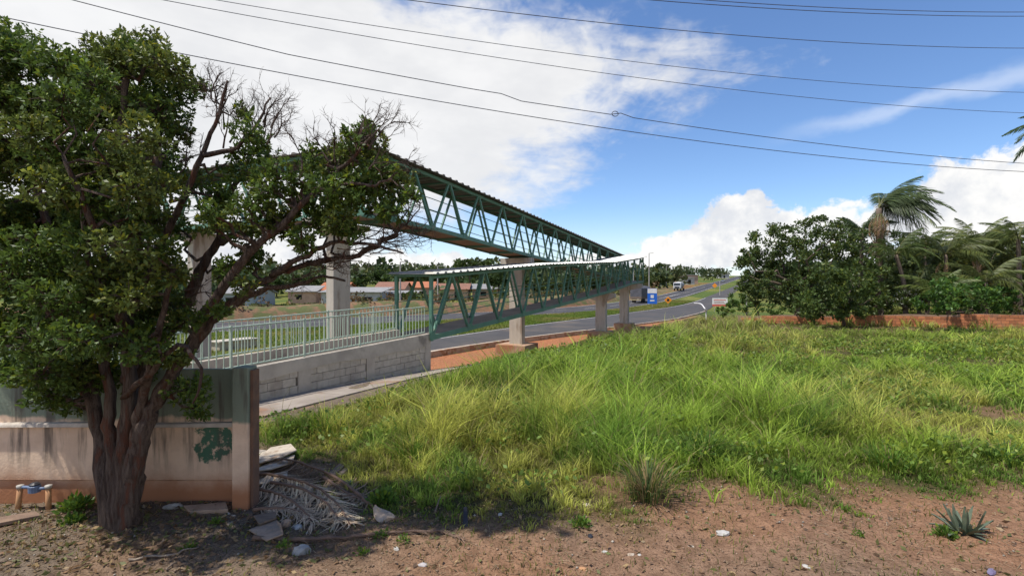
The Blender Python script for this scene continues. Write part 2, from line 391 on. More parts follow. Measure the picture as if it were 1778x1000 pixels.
# ------------------------------------------------------------------ footbridge
fb = empty('footbridge', SP(14.8, 10.3, -.3), 'green steel covered footbridge with switchback ramps on concrete piers', 'footbridge')
MOD = 2.62
lowz = curve([(14.8, .78), (25.4, 1.40), (38.5, 2.25), (46, 2.93), (50.7, 3.12)])
lowr = curve([(14.0, 3.06), (14.8, 3.08), (25.4, 3.86), (39.2, 4.62), (50.9, 5.66)])
upz = curve([(13.4, 5.06), (17.65, 4.96), (25.5, 4.5), (48.3, 3.42), (50.7, 3.3)])
upr = curve([(13.4, 7.42), (17.65, 7.27), (25.5, 6.88), (48.3, 5.78), (50.7, 5.66)])
def truss(name, s0, s1, pa, pb, zf, rf, label, along='s', over=.28, tilt=.012, rmat=None, end_posts=True, rail_on=True):
    """covered walkway: deck (the part) with chords, diagonals, rails, beams and roof sheets as its pieces"""
    P = (lambda s, p, z: SP(s, p, z)) if along == 's' else (lambda s, p, z: SP(p, s, z))
    sid = nV if along == 's' else dV
    n = max(1, round((s1-s0)/MOD)); nodes = [s0+(s1-s0)*i/n for i in range(n+1)]
    mb = MB(); lo, hi = min(pa, pb)+.05, max(pa, pb)-.05
    for i in range(n):
        a, b = nodes[i], nodes[i+1]; za, zb = float(zf(a)), float(zf(b)); q = []
        for t in (.08, .2):
            q += [P(a, lo, za+t), P(b, lo, zb+t), P(b, hi, zb+t), P(a, hi, za+t)]
        mb.poly(q, [(0, 3, 2, 1), (4, 5, 6, 7), (0, 1, 5, 4), (1, 2, 6, 5), (2, 3, 7, 6), (3, 0, 4, 7)])
    part = mb.build(name, M_deck, fb); part['label'] = label
    lowp, highp = (pa, pb)                                   # pa is the side towards the camera
    def roofz(s, p):
        t = (p-pa)/(pb-pa); return float(rf(s))+abs(pb-pa)*t*(tilt+.08*(float(sst(s, 36, 44)) if name == 'lower_ramp' else 0))
    for p in (pa, pb):
        for i in range(n):
            a, b = nodes[i], nodes[i+1]; za, zb = float(zf(a)), float(zf(b))
            MB().bar(P(a, p, za+.09), P(b, p, zb+.09), .10, .17).build('bottom_chord', M_green, part)
            ta, tb = roofz(a, p)-.10, roofz(b, p)-.10
            MB().bar(P(a, p, ta), P(b, p, tb), .10, .12).build('top_chord', M_green, part)
            m = (a+b)/2; zm = float(zf(m)); tm = roofz(m, p)-.1
            MB().bar(P(a+.06, p, za+.1), P(m-.05, p, tm), .085, .085).build('diagonal', M_green, part)
            MB().bar(P(m+.05, p, tm), P(b-.06, p, zb+.1), .085, .085).build('diagonal', M_green, part)
            if rail_on:
                ins = .07*(1 if p == pa else -1)*(1 if pb > pa else -1)
                for h in (.62, 1.12):
                    MB().tube([P(a, p+ins, za+.2+h), P(b, p+ins, zb+.2+h)], .018, 5).build('handrail', M_green, part)
        for i in range(n+1):
            s = nodes[i]; off_ = .058*(-1 if p == pa else 1)*(1 if pb > pa else -1)
            MB().frame(P(s, p+off_, float(zf(s))+.02), (P(s+1, p, 0)-P(s, p, 0)), sid, (0, 0, 1), (-.16, -.006, 0), (.16, .006, .26)).build('gusset_plate', M_green, part)
        if end_posts:
            for s in (s0, s1):
                MB().bar(P(s, p, float(zf(s))-.02), P(s, p, roofz(s, p)-.05), .11, .11, up=sid).build('post', M_green, part)
    for i in range(n+1):
        s = nodes[i]; z = float(zf(s))
        MB().bar(P(s, lo, z+.02), P(s, hi, z+.02), .14, .12).build('cross_beam', M_green, part)
        MB().bar(P(s, pa, roofz(s, pa)-.05), P(s, pb, roofz(s, pb)-.05), .10, .08).build('rafter', M_green, part)
        if i < n:
            s = (nodes[i]+nodes[i+1])/2
            MB().bar(P(s, pa, roofz(s, pa)-.05), P(s, pb, roofz(s, pb)-.05), .06, .06).build('rafter', M_green, part)
    # ribbed roof sheets laid across the walkway
    sg = 1 if pb > pa else -1; ea, eb = pa-over*sg, pb+over*sg; a = s0-.25; W = 1.0
    while a < s1+.2:
        b = min(a+W, s1+.3); prof = []
        for k in range(2):
            c = a+(b-a)*(k+.5)/2; hw = (b-a)/4
            prof += [(c-hw, 0), (c-.10, 0), (c-.055, .062), (c+.055, .062), (c+.10, 0)]
        prof.append((b+.02, .004)); v = []; f = []
        for s, h in prof:
            for p, t in ((ea, 0), (eb, 0), (ea, -.012), (eb, -.012)):
                v.append(P(s, p, roofz(s, p)+h+t+.01))
        for i in range(len(prof)-1):
            o = i*4; f += [(o, o+4, o+5, o+1), (o+2, o+3, o+7, o+6), (o, o+2, o+6, o+4), (o+1, o+5, o+7, o+3)]
        f += [(0, 1, 3, 2), (len(v)-4, len(v)-2, len(v)-1, len(v)-3)]
        for k in (1, 6):
            for e_ in (2, 3): f.append(tuple((k+j)*4+e_ for j in range(4)))
        MB().poly(v, f).build('roof_sheet', rmat or M_roof, part)
        a += W
    return part
truss('lower_ramp', 14.8, 50.6, 10.3, 11.8, lowz, lowr, 'lower green truss ramp rising from the block wall to the turn')
truss('upper_ramp', 14.95, 50.6, 12.12, 13.62, upz, upr, 'upper green truss ramp climbing back to the high span', rmat=M_roof2)
cz = lambda v: (lambda s: np.full(np.shape(s), v) if np.shape(s) else v)
truss('main_span', 12.12, 48.3, 13.4, 14.9, cz(5.04), cz(7.40), 'high covered span crossing the highway behind the tree', along='p', rmat=M_roof2)
# turning landing between the two ramps
ld = MB().frame(SP(48.6, 10.35, 3.1), dV, nV, (0, 0, 1), (0, 1.46, .1), (2.0, 1.75, .26)).build('turn_landing', M_deck, fb)
for q in (.05, 1.0, 1.95):
    MB().bar(SP(48.6+q, 11.85, 3.14), SP(48.6+q, 12.1, 3.2), .1, .1).build('landing_beam', M_green, ld)
def pier(s, p, top, wide, thin, across, foot=None, head=1.0, label=None, soil=False, hh=.32):
    v = SP(s, p); g = gz(v.x, v.y); u, t = (nV, dV) if across == 'n' else (dV, nV)
    c = MB().frame((v.x, v.y, 0), u, t, (0, 0, 1), (-wide/2, -thin/2, g-.3), (wide/2, thin/2, top-hh-.28)).build('pier', M_conc, fb, bevel=.015)
    if label: c['label'] = label
    P = []; z0 = top-hh-.285
    for dz, hw in ((0, wide/2+.002), (.3, head), (hh+.285, head)):
        for a, b in ((-hw, -thin/2-.002), (hw, -thin/2-.002), (hw, thin/2+.002), (-hw, thin/2+.002)):
            q = Vector((v.x, v.y, z0+dz))+u*a+t*b; P.append(q)
    f = [(0, 3, 2, 1), (8, 9, 10, 11)]
    for k in (0, 4): f += [(k, k+1, k+5, k+4), (k+1, k+2, k+6, k+5), (k+2, k+3, k+7, k+6), (k+3, k, k+4, k+7)]
    MB().poly(P, f).build('pier_head', M_conc, c, bevel=.012)
    if foot:
        MB().frame((v.x, v.y, 0), u, t, (0, 0, 1), (-foot/2, -foot/2, g-.4), (foot/2, foot/2, g+.62)).build('footing', mat('footing_concrete', (.42, .27, .18), (.34, .23, .16), scale=2, rough=.93, bump=.4, c3=(.30, .15, .08), s3=1.2, t3=(.45, .65)), c, bevel=.02)
    return c
pier(14.15, 13.95, 5.0, .84, .36, 'd', head=1.5, label='pale pier carrying the corner of the high span behind the railing', hh=.2)
pier(14.15, 22.0, 5.0, .84, .36, 'd', head=1.35, label='second pier of the high span beyond the tree limbs', hh=.2)
for p in (34.0, 45.8): pier(14.15, p, 5.0, .84, .36, 'd', head=1.35, hh=.2)
pier(27.4, 12.95, 4.36, .82, .45, 'n', foot=1.9, head=1.0, label='tall pier under the upper ramp standing on a broad footing')
pier(38.6, 11.05, 2.2, .80, .45, 'n', foot=1.7, head=1.1, label='short pier under the lower ramp on a stained red footing')
pier(47.9, 11.5, 2.98, .80, .45, 'n', foot=1.6, head=1.7, label='end pier under the turning landing')

# ------------------------------------------------------------------ block-walled start of the ramp
S0, S1 = 3.3, 14.74
wtop = lambda s: .70+.0245*(s-3.6)+.0016*max(0, s-7)**1.6
rw = empty('ramp_wall', SP(S1, 10.3, gz(*SP(S1, 10.3)[:2])), 'grey concrete block wall carrying the foot of the ramp', 'wall')
def wall_seg(pf, pb, name, top, m, lo=-.5, s0=S0, s1=S1, inset=0.0, n=24):
    v = []; f = []
    for i in range(n+1):
        s = s0+(s1-s0)*i/n; a = SP(s, pf); g = gz(a.x, a.y)
        for p, z in ((pf, g+lo), (pb, g+lo), (pb, top(s)), (pf, top(s))): v.append(SP(s, p, z))
    for i in range(n):
        o = i*4
        for j in range(4): f.append((o+j, o+4+j, o+4+(j+1) % 4, o+(j+1) % 4))
    f += [(0, 1, 2, 3), (n*4+3, n*4+2, n*4+1, n*4)]
    return MB().poly(v, f).build(name, m, rw)
wall_seg(10.36, 10.50, 'wall_core', lambda s: wtop(s)-.05, M_mortar)
wall_seg(10.505, 11.59, 'walkway', lambda s: wtop(s)-.32, M_deck)
wall_seg(11.595, 11.79, 'rear_wall', lambda s: wtop(s)+.10, M_plaster)
cop = lambda s: wtop(s)
v = []; f = []; n = 30
for i in range(n+1):
    s = S0+(S1-S0)*i/n; band = .26+.12*vnoise(s*1.7, .5)+.12*float(sst(s, 10.3, 14.5))
    for p, z in ((10.285, wtop(s)-band), (10.50, wtop(s)-.06), (10.50, wtop(s)), (10.30, wtop(s))): v.append(SP(s, p, z))
for i in range(n):
    o = i*4
    for j in range(4): f.append((o+j, o+4+j, o+4+(j+1) % 4, o+(j+1) % 4))
f += [(0, 1, 2, 3), (n*4+3, n*4+2, n*4+1, n*4)]
MB().poly(v, f).build('coping', M_plaster, rw)
cols = [(3.3, 3.6), (6.3, 6.62), (9.1, 9.5), (11.55, 11.9), (14.44, 14.76)]
for a, b in cols:
    s = (a+b)/2; q = SP(s, 10.3); g = gz(q.x, q.y)
    MB().frame((0, 0, 0), dV, nV, (0, 0, 1), (a, 10.292, g-.3), (b, 10.42, wtop(a)-.10)).build('plaster_column', M_plaster, rw)
bm = {}
zb = -1.0
for row in range(12):
    z = zb+row*.2
    off = .2 if row % 2 else 0.0
    for c0, c1 in zip(cols[:-1], cols[1:]):
        s = c0[1]+.012
        first = True
        while s < c1[0]-.05:
            L = .19 if (first and off) else .39
            L = min(L, c1[0]-.012-s); first = False
            if L > .05:
                q = SP(s+L/2, 10.3); g = gz(q.x, q.y)
                if z+.19 > g+.0 and z+.19 < wtop(s)-.08:
                    key = round(L, 3)
                    if key not in bm:
                        m_ = MB().frame((0, 0, 0), dV, nV, (0, 0, 1), (0, 0, 0), (L, .07, .188)).mesh('block'); m_.materials.append(M_block); bm[key] = m_
                    o = bpy.data.objects.new('block', bm[key]); COL.objects.link(o); o.parent = rw; o.matrix_parent_inverse = world_inv(rw)
                    o.location = SP(s, 10.3+random.uniform(.002, .012), z)
            s += L+.012
# railings on both edges of the ramp start
def railing(p, label, s0, s1, base, H):
    e = empty('railing', SP(s0, p, base(s0)), label, 'railing')
    n = int((s1-s0)/.165)
    bar = MB().box((-.009, -.009, 0), (.009, .009, H-.12)).mesh('baluster'); bar.materials.append(M_rail)
    for i in range(n+1):
        s = s0+(s1-s0)*i/n
        if i % 12 == 0:
            MB().frame(SP(s, p, base(s)), dV, nV, (0, 0, 1), (-.022, -.022, -.04), (.022, .022, H)).build('post', M_rail, e)
        else:
            o = bpy.data.objects.new('baluster', bar); COL.objects.link(o); o.parent = e; o.matrix_parent_inverse = world_inv(e); o.location = SP(s, p, base(s)+.07); o.rotation_euler = (0, 0, math.atan2(DY, DX))
    for h in (.06, H-.04):
        MB().tube([SP(s0+(s1-s0)*i/16, p, base(s0+(s1-s0)*i/16)+h) for i in range(17)], .02, 6).build('rail', M_rail, e)
railing(10.44, 'pale green bar railing on top of the block wall', 3.4, 14.6, lambda s: wtop(s), .98)
railing(11.68, 'pale green bar railing along the far side of the ramp', 3.4, 14.6, lambda s: wtop(s)+.10, .92)
# low concrete culvert box on the grass beyond the ramp
cv = unproj(415, 606); e = empty('culvert_box', cv, 'low grey concrete box on the grass seen through the railing', 'culvert')
MB().frame(cv, dV, nV, (0, 0, 1), (-1.3, 0, -.2), (1.3, 1.0, .5)).build('culvert_wall', M_plaster, e, bevel=.02)
MB().frame(cv, dV, nV, (0, 0, 1), (-1.4, -.1, .503), (1.4, 1.1, .6)).build('culvert_lid', M_conc, e, bevel=.02)

# ------------------------------------------------------------------ foliage helpers
M_leaf = mat('leaf_green', (1, 1, 1), (.85, .85, .85), scale=20, rough=.5, attr='Col', spec=.3, trans=.35, detail=2)
M_grass = mat('grass_blade', (1, 1, 1), (.9, .9, .9), scale=10, rough=.6, attr='Col', spec=.2, trans=.45, detail=2)
M_bark = mat('grey_bark', (.20, .15, .12), (.07, .05, .042), scale=6, rough=.95, bump=1.0, bscale=11, stretch=(4, 4, .55), spec=.15, c3=(.19, .085, .055), s3=3, t3=(.53, .68), bdist=.09)
M_bark2 = mat('brown_bark', (.12, .09, .065), (.075, .058, .045), scale=3, rough=.95, bump=.6, stretch=(2, 2, .5))
M_palmtrunk = mat('palm_trunk', (.17, .13, .10), (.11, .085, .065), scale=4, rough=.9, bump=.7, stretch=(.6, .6, 4), bscale=8)
def leaves_arrays(C, N, size, aspect=.45, cols=None, fold=.25, rng=RNG):
    """one folded 4-corner leaf at each centre C with outward direction N"""
    n = len(C); N = N/np.linalg.norm(N, axis=1, keepdims=True)
    r = rng.normal(size=(n, 3)); U = np.cross(N, r); U /= np.linalg.norm(U, axis=1, keepdims=True)+1e-9; W = np.cross(N, U)
    L = size*(.55+.9*rng.random((n, 1)))
    base = C; tip = C+N*L; mid = C+N*L*.5
    a = mid+U*L*aspect*.5+W*L*fold*.3; b = mid-U*L*aspect*.5+W*L*fold*.3
    V = np.stack([base, a, tip, b], 1).reshape(-1, 3); k = np.arange(n)[:, None]*4
    return V, k+np.array([[0, 1, 2, 3]]), (None if cols is None else np.repeat(cols, 4, 0))
def greens(n, base, rng, var=.35, yellow=.25, dark=.0):
    c = np.array(base)*(1+var*(rng.random((n, 1))*2-1))
    y = rng.random((n, 1)); c = c*np.where(y < yellow, np.array([[1.45, 1.15, .7]]), np.array([[1, 1, 1]]))
    return np.clip(c, 0, .5)
def rand_dirs(n, rng):
    v = rng.normal(size=(n, 3)); return v/np.linalg.norm(v, axis=1, keepdims=True)

# ------------------------------------------------------------------ the rough grass field
def blades(x, y, h, wd, lean, col, rng, z=None, a=None):
    n = len(x); z = ground(x, y) if z is None else z
    a = rng.random(n)*2*np.pi if a is None else a; f = rng.random(n)*2*np.pi
    dx = np.cos(a); dy = np.sin(a); fx = np.cos(f)*wd; fy = np.sin(f)*wd
    l1 = lean*h*.25; l2 = lean*h
    h2 = h*np.sqrt(np.clip(1-.55*lean**2, .12, 1))
    P0 = np.stack([x-fx, y-fy, z-.03], 1); P1 = np.stack([x+fx, y+fy, z-.03], 1)
    mx = x+dx*l1; my = y+dy*l1; mz = z+h2*.58
    P2 = np.stack([mx+fx*.8, my+fy*.8, mz], 1); P3 = np.stack([mx-fx*.8, my-fy*.8, mz], 1)
    tx = x+dx*l2; ty = y+dy*l2; tz = z+h2
    P4 = np.stack([tx, ty, tz], 1)
    V = np.stack([P0, P1, P2, P3, P4], 1).reshape(-1, 3); k = np.arange(n)[:, None]*5
    T = np.concatenate([k+np.array([[0, 1, 2]]), k+np.array([[0, 2, 3]]), k+np.array([[3, 2, 4]])], 0)
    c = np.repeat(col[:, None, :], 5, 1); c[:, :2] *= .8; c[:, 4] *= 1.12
    return V, T, c.reshape(-1, 3)
def merge(parts):
    V = []; Fq = []; C = []; o = 0
    for v, f, c in parts: V.append(v); Fq.append(f+o); C.append(c); o += len(v)
    return np.concatenate(V), np.concatenate(Fq), np.concatenate(C)
rg = np.random.default_rng(11)
def hmap(x, y):
    t = fbm(x*.42+3, y*.42+8, 3); m = sst(t, .36, .66)
    dense = np.exp(-(((x-1.0)/3.2)**2+((y-9.5)/2.6)**2))*.10 + .16*np.exp(-(((x-4.5)/2.2)**2+((y-11)/1.8)**2))
    right = 1-.55*sst(x-.42*y, .5, 4.5)
    return ((.17+.34*m)*right+dense)*1.2+.30*np.exp(-((x*.447+y*.894-42.55)/1.6)**2)*(y > 20)
def path_taper(x, y):
    s, p = to_sp(x, y); return sst(8.9-p, .4, 2.0+1.2*sst(s, 10, 15))
def field_sample(n, y0, y1, wfac):
    y = np.sqrt(rg.random(n)*(y1**2-y0**2)+y0**2); x = (rg.random(n)*2-1)*y*1.12
    k = rg.random(n) < field_mask(x, y)
    return x[k], y[k]
parts = []
for n, y0, y1, wd in ((120000, 5.2, 10, .0066), (120000, 10, 17, .0105), (115000, 17, 30, .017), (100000, 30, 66, .030)):
    K = 15; x1, y1_ = field_sample(int(n*.38), y0, y1, wd); xc, yc = field_sample(int(n*.62/K), y0, y1, wd)
    ang = rg.random(len(xc)*K)*2*np.pi; rr = np.abs(rg.normal(0, 1, len(ang)))*(.022+.0028*np.repeat(yc, K))
    x = np.concatenate([x1, np.repeat(xc, K)+np.cos(ang)*rr]); y = np.concatenate([y1_, np.repeat(yc, K)+np.sin(ang)*rr])
    dirs = np.concatenate([rg.random(len(x1))*2*np.pi, ang+rg.normal(0, .35, len(ang))]); tint = np.concatenate([np.full(len(x1), .82), np.repeat(.72+.62*rg.random(len(xc)), K)]); tall = np.concatenate([np.full(len(x1), .72), np.repeat(.7+.85*rg.random(len(xc))**1.5, K)])
    if y0 > 25: k = x > -6; x, y, dirs, tint, tall = x[k], y[k], dirs[k], tint[k], tall[k]
    m = len(x); bare = sst(fbm(x*.55+40, y*.55+3, 3), .66, .76)
    k = rg.random(m) > bare*.8; x, y, dirs, tint, tall = x[k], y[k], dirs[k], tint[k], tall[k]; m = len(x)
    edge = sst(y-field_edge(x), 0, 1.6)
    cl = fbm(x*1.9+31, y*1.9+7, 2); h = tall*hmap(x, y)*(.35+.65*edge)*(.5+.6*rg.random(m))*(.55+.95*sst(cl, .3, .72))*(.35+.65*path_taper(x, y)); 
    t = fbm(x*.30+13, y*.30+2, 3)[:, None]; t2 = fbm(x*1.3+3, y*1.3+22, 2)[:, None]
    c = np.array([[.26, .36, .05]])+(np.array([[.39, .40, .085]])-np.array([[.26, .36, .05]]))*sst(t, .42, .62)
    c = c+(np.array([[.13, .24, .036]])-c)*sst(t2, .55, .72)*.8
    far = sst(y, 18, 36)[:, None]; c = c+(np.array([[.29, .285, .085]])-c)*far*.55*sst(1.2-np.abs(x/y-.35), .5, 1.1)[:, None]
    c = c*(.74+.52*sst(cl, .34, .68))[:, None]*tint[:, None]*(1+.55*(rg.random((m, 1))-.5)); dry = rg.random((m, 1)) < .07+.10*far; c = np.where(dry, np.array([[.36, .29, .14]]), c)
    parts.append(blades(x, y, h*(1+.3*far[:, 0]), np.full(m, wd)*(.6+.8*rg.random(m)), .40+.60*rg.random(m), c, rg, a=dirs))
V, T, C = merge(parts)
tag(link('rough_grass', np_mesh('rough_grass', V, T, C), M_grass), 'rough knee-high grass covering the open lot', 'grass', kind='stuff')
# seed stalks standing above the grass
n = 5200; y = np.sqrt(rg.random(n)*(48**2-8**2)+8**2); x = (rg.random(n)*2-1)*y*1.05
k = (rg.random(n) < field_mask(x, y)) & (fbm(x*.3+5, y*.3+2, 3) > .42) & (hmap(x, y) > .28); x, y = x[k], y[k]; m = len(x)
c = np.array([[.33, .30, .13]])*(.75+.5*rg.random((m, 1)))
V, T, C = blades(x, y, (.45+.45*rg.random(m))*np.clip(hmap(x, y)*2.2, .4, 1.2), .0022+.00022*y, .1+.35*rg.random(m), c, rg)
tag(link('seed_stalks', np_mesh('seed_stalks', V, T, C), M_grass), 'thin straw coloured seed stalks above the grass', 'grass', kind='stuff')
# broad-leaved weeds among the grass
n = 62000; y = np.sqrt(rg.random(n)*(24**2-6**2)+6**2); x = (rg.random(n)*2-1)*y*1.1
dn = sst(fbm(x*.7+60, y*.7+11, 3), .44, .62)
k = (rg.random(n) < field_mask(x, y)*dn) & (y > field_edge(x)+.25); x, y = x[k], y[k]; m = len(x)
zz = ground(x, y)+hmap(x, y)*(.30+.75*rg.random(m))*(.35+.65*path_taper(x, y)); nrm = rand_dirs(m, rg); nrm[:, 2] = np.abs(nrm[:, 2])*.5+.25
V, Q, C = leaves_arrays(np.stack([x, y, zz], 1), nrm, (.055+.0022*y)[:, None], .6, greens(m, (.135, .215, .036), rg, .4, .35))
tag(link('leafy_weeds', np_mesh('leafy_weeds', V, Q, C), M_leaf), 'broad leaved weeds mixed into the rough grass', 'weeds', kind='stuff')
# mown grass on the verges of the highway
parts = []
n = 90000; s = rg.random(n)*150-25; t = rg.random(n); p = FF(s)+.1+(HN(s)-FF(s)-.2)*t
x = DX*s-DY*p; y = DY*s+DX*p; k = (np.abs(x/np.maximum(y, 1)) < 1.15) & (y > 12); x, y = x[k], y[k]; m = len(x)
tt = fbm(x*.16, y*.16, 3)[:, None]; c = np.array([[.15, .215, .035]])+(np.array([[.26, .25, .07]])-np.array([[.15, .215, .035]]))*sst(tt, .45, .65)
parts.append(blades(x, y, .10+.18*rg.random(m), .0007*y+.006, .3+.6*rg.random(m), c*(.8+.4*rg.random((m, 1))), rg))
V, T, C = merge(parts)
tag(link('verge_grass', np_mesh('verge_grass', V, T, C), M_grass), 'short bright grass between the service road and highway', 'grass', kind='stuff')
# sparse sprigs, straw and pebbles on the bare soil
n = 16000; x = rg.random(n)*17-8.5; y = 3.6+rg.random(n)*5.5
k = (fbm(x*.9+7, y*.9+2, 3)+.25*rg.random(n) > .56) & (y < field_edge(x)+.3); x, y = x[k], y[k]; m = len(x)
c = greens(m, (.12, .165, .035), rg, .4, .4)
V, T, C = blades(x, y, .03+.07*rg.random(m)**2, .003+.002*rg.random(m), .4+.6*rg.random(m), c, rg)
tag(link('soil_sprigs', np_mesh('soil_sprigs', V, T, C), M_grass), 'short sparse sprigs of grass on the bare soil', 'grass', kind='stuff')
n = 15000; x = rg.random(n)*17-8.5; y = 3.5+rg.random(n)*4.6; k = (fbm(x*.8+1, y*.8+6, 3) > .40) & (y < field_edge(x)+.6); x, y = x[k], y[k]; m = len(x)
z = ground(x, y)+.006; a = rg.random(m)*6.28; L = .02+.10*rg.random(m)**2; wv = .0016+.002*rg.random(m); tz = rg.random(m)*.012
d = np.stack([np.cos(a)*L, np.sin(a)*L, tz], 1); u = np.stack([-np.sin(a)*wv, np.cos(a)*wv, 0*a], 1); P = np.stack([x, y, z], 1)
V = np.stack([P-u, P+u, P+d+u, P+d-u], 1).reshape(-1, 3); Q = np.arange(m)[:, None]*4+np.array([[0, 1, 2, 3]])
C = np.repeat(np.array([[.38, .29, .18]])*(.5+.8*rg.random((m, 1))), 4, 0)
tag(link('dry_straw', np_mesh('dry_straw', V, Q, C), M_grass), 'thin dry straw scattered over the bare soil', 'straw', kind='stuff')
n = 26000; x = rg.random(n)*17-8.5; y = 3.5+rg.random(n)*4.8; k = (fbm(x*.6+21, y*.6+16, 3)+.3*(rg.random(n)-.5) > .40) & (y < field_edge(x)+.4); x, y = x[k], y[k]; m = len(x)
r = (.004+.018*rg.random(m)**5)[:, None]; oc = np.array([[1, 0, 0], [0, 1, 0], [-1, 0, 0], [0, -1, 0], [0, 0, .8], [0, 0, -.5]])
P = np.stack([x, y, ground(x, y)+r[:, 0]*.3], 1)
V = (P[:, None, :]+oc[None]*r[:, None, :]*(.6+.7*rg.random((m, 6, 3)))).reshape(-1, 3)
T = (np.arange(m)[:, None, None]*6+np.array([[0, 1, 4], [1, 2, 4], [2, 3, 4], [3, 0, 4], [1, 0, 5], [2, 1, 5], [3, 2, 5], [0, 3, 5]])[None]).reshape(-1, 3)
pc = np.where(rg.random((m, 1)) < .09, np.array([[.38, .34, .28]]), np.array([[.25, .17, .115]]))*(.6+.7*rg.random((m, 1)))
tag(link('pebbles', np_mesh('pebbles', V, T, np.repeat(pc, 6, 0)), mat('pebble', (1, 1, 1), (.8, .8, .8), scale=40, rough=.9, attr='Col')), 'small pebbles and clods strewn over the red soil', 'pebbles', kind='stuff')

n = 5200; x = np.concatenate([rg.normal(-4.2, 1.3, n//2), rg.random(n//2)*15-7]); y = np.concatenate([rg.normal(5.3, .75, n//2), 3.7+rg.random(n//2)*3.2])
k = (y < field_edge(x)+.2) & (y < 6.15+9*(x > -3)) & (y > 3.3); x, y = x[k], y[k]; m = len(x); nrm = rand_dirs(m, rg); nrm[:, 2] = np.abs(nrm[:, 2])*.25
lc = np.array([[.26, .16, .085], [.34, .24, .12], [.19, .125, .08], [.16, .17, .06]])[rg.integers(0, 4, m)]*(.7+.6*rg.random((m, 1)))
V, Q, C = leaves_arrays(np.stack([x, y, ground(x, y)+.012], 1), nrm, .055, .5, lc, .25, rg)
tag(link('leaf_litter', np_mesh('leaf_litter', V, Q, C), M_leaf), 'dead brown leaves scattered over the soil under the tree', 'leaf litter', kind='stuff')
# tussocks: single clumps of long grass
def tussock(px, py, h, n, label, col=(.10, .17, .03), dry=.1, width=.006, spread=.16):
    b = unproj(px, py); x = rg.normal(0, spread*.45, n); y = rg.normal(0, spread*.45, n)
    a = np.arctan2(y, x)+rg.normal(0, .5, n); hh = h*(.55+.6*rg.random(n)); lean = .15+.9*rg.random(n)**.8
    dx, dy = np.cos(a), np.sin(a); fx, fy = -dy, dx; wd = width*(.7+.6*rg.random(n))
    rows = []
    for t, wk in ((0, .7), (.35, 1), (.7, .8), (1, .05)):
        out = lean*hh*(t**1.9)*.9; up = hh*(t-.42*lean*t**2.4)
        cx = x+dx*out; cy = y+dy*out; cz = up-.02
        rows.append((np.stack([cx-fx*wd*wk, cy-fy*wd*wk, cz], 1), np.stack([cx+fx*wd*wk, cy+fy*wd*wk, cz], 1)))
    V = np.stack([q for r_ in rows for q in r_], 1).reshape(-1, 3); k = np.arange(n)[:, None]*8
    Q = np.concatenate([k+np.array([[2*i, 2*i+1, 2*i+3, 2*i+2]]) for i in range(3)], 0)
    c = greens(n, col, rg, .35, .25); c = np.where(rg.random((n, 1)) < dry, np.array([[.34, .24, .12]]), c)
    o = link('grass_tussock', np_mesh('grass_tussock', V, Q, np.repeat(c, 8, 0)), M_grass); o.location = b
    return tag(o, label, 'grass', 'tussocks of long grass')
for a in [(1125, 868, .62, 240, 'straggly half dry grass tussock at the front edge of the lot', (.10, .15, .05), .34, .006, .2),
          (1225, 800, .52, 420, 'dense dark green tussock with arching blades near the front of the lot', (.07, .145, .025), .04, .007, .3),
          (745, 712, .85, 130, 'tall pale tussock standing against the end of the block wall', (.19, .21, .06), .25, .005, .2),
          (960, 655, .75, 420, 'big bushy tussock in front of the tall pier', (.10, .19, .03), .05, .012, .5),
          (1300, 735, .70, 320, 'upright tussock in the middle of the lot', (.11, .18, .035), .1, .008, .35),
          (1390, 760, .60, 300, 'wide blue green tussock right of the middle of the lot', (.075, .145, .035), .06, .008, .4),
          (1480, 740, .62, 340, 'dark tussock at the edge of the shorter grass', (.07, .14, .03), .05, .009, .42),
          (1545, 810, .36, 220, 'low bright tussock close to the bare soil on the right', (.10, .2, .03), .08, .007, .35),
          (870, 700, .6, 200, 'leaning tussock beside the footpath end', (.12, .19, .04), .12, .007, .35),
          (560, 750, .5, 260, 'lush overhanging tussock beside the concrete path', (.12, .22, .03), .06, .008, .4),
          (720, 800, .45, 260, 'arching tussock behind the dry palm litter', (.12, .21, .03), .08, .008, .38),
          (1745, 800, .34, 220, 'low dark tussock at the right border of the lot', (.08, .16, .03), .04, .008, .4)]: tussock(*a)
# small weeds on the soil
def weed(px, py, r, n, label, col=(.11, .2, .035)):
    n = int(n*1.8); b = unproj(px, py); d = rand_dirs(n, rg); d[:, 2] = np.abs(d[:, 2]); rr = rg.random((n, 1))**.8
    V, Q, C = leaves_arrays(d*rr*r*np.array([[1, 1, .9]]), d+np.array([[0, 0, .3]]), r*.42, .55, greens(n, col, rg))
    o = link('weed_plant', np_mesh('weed_plant', V, Q, C), M_leaf); o.location = b+Vector((0, 0, .0)); return tag(o, label, 'weed', 'little weeds on the bare soil')
for a in [(1008, 915, .10, 90, 'bright little weed left of the half dry tussock'), (665, 875, .16, 130, 'leafy weed behind the dry frond base'),
          (663, 935, .08, 60, 'small weed growing over the thin dry branch'), (700, 940, .07, 50, 'second small weed beside the thin dry branch'),
          (630, 965, .07, 50, 'tiny weed on the soil below the dry branch'), (490, 955, .07, 50, 'small weed beside the bent tile'),
          (375, 910, .07, 60, 'little weed at the foot of the end post'), (1490, 930, .06, 40, 'tiny weed on the soil left of the agave'),
          (1640, 932, .10, 130, 'yellow green weed at the foot of the agave'), (130, 885, .16, 140, 'leafy weeds under the wall left of the tree'),
          (125, 910, .10, 130, 'small weed in front of the tree roots'), (330, 955, .07, 45, 'tiny weed beside the fallen stick')]: weed(*a)

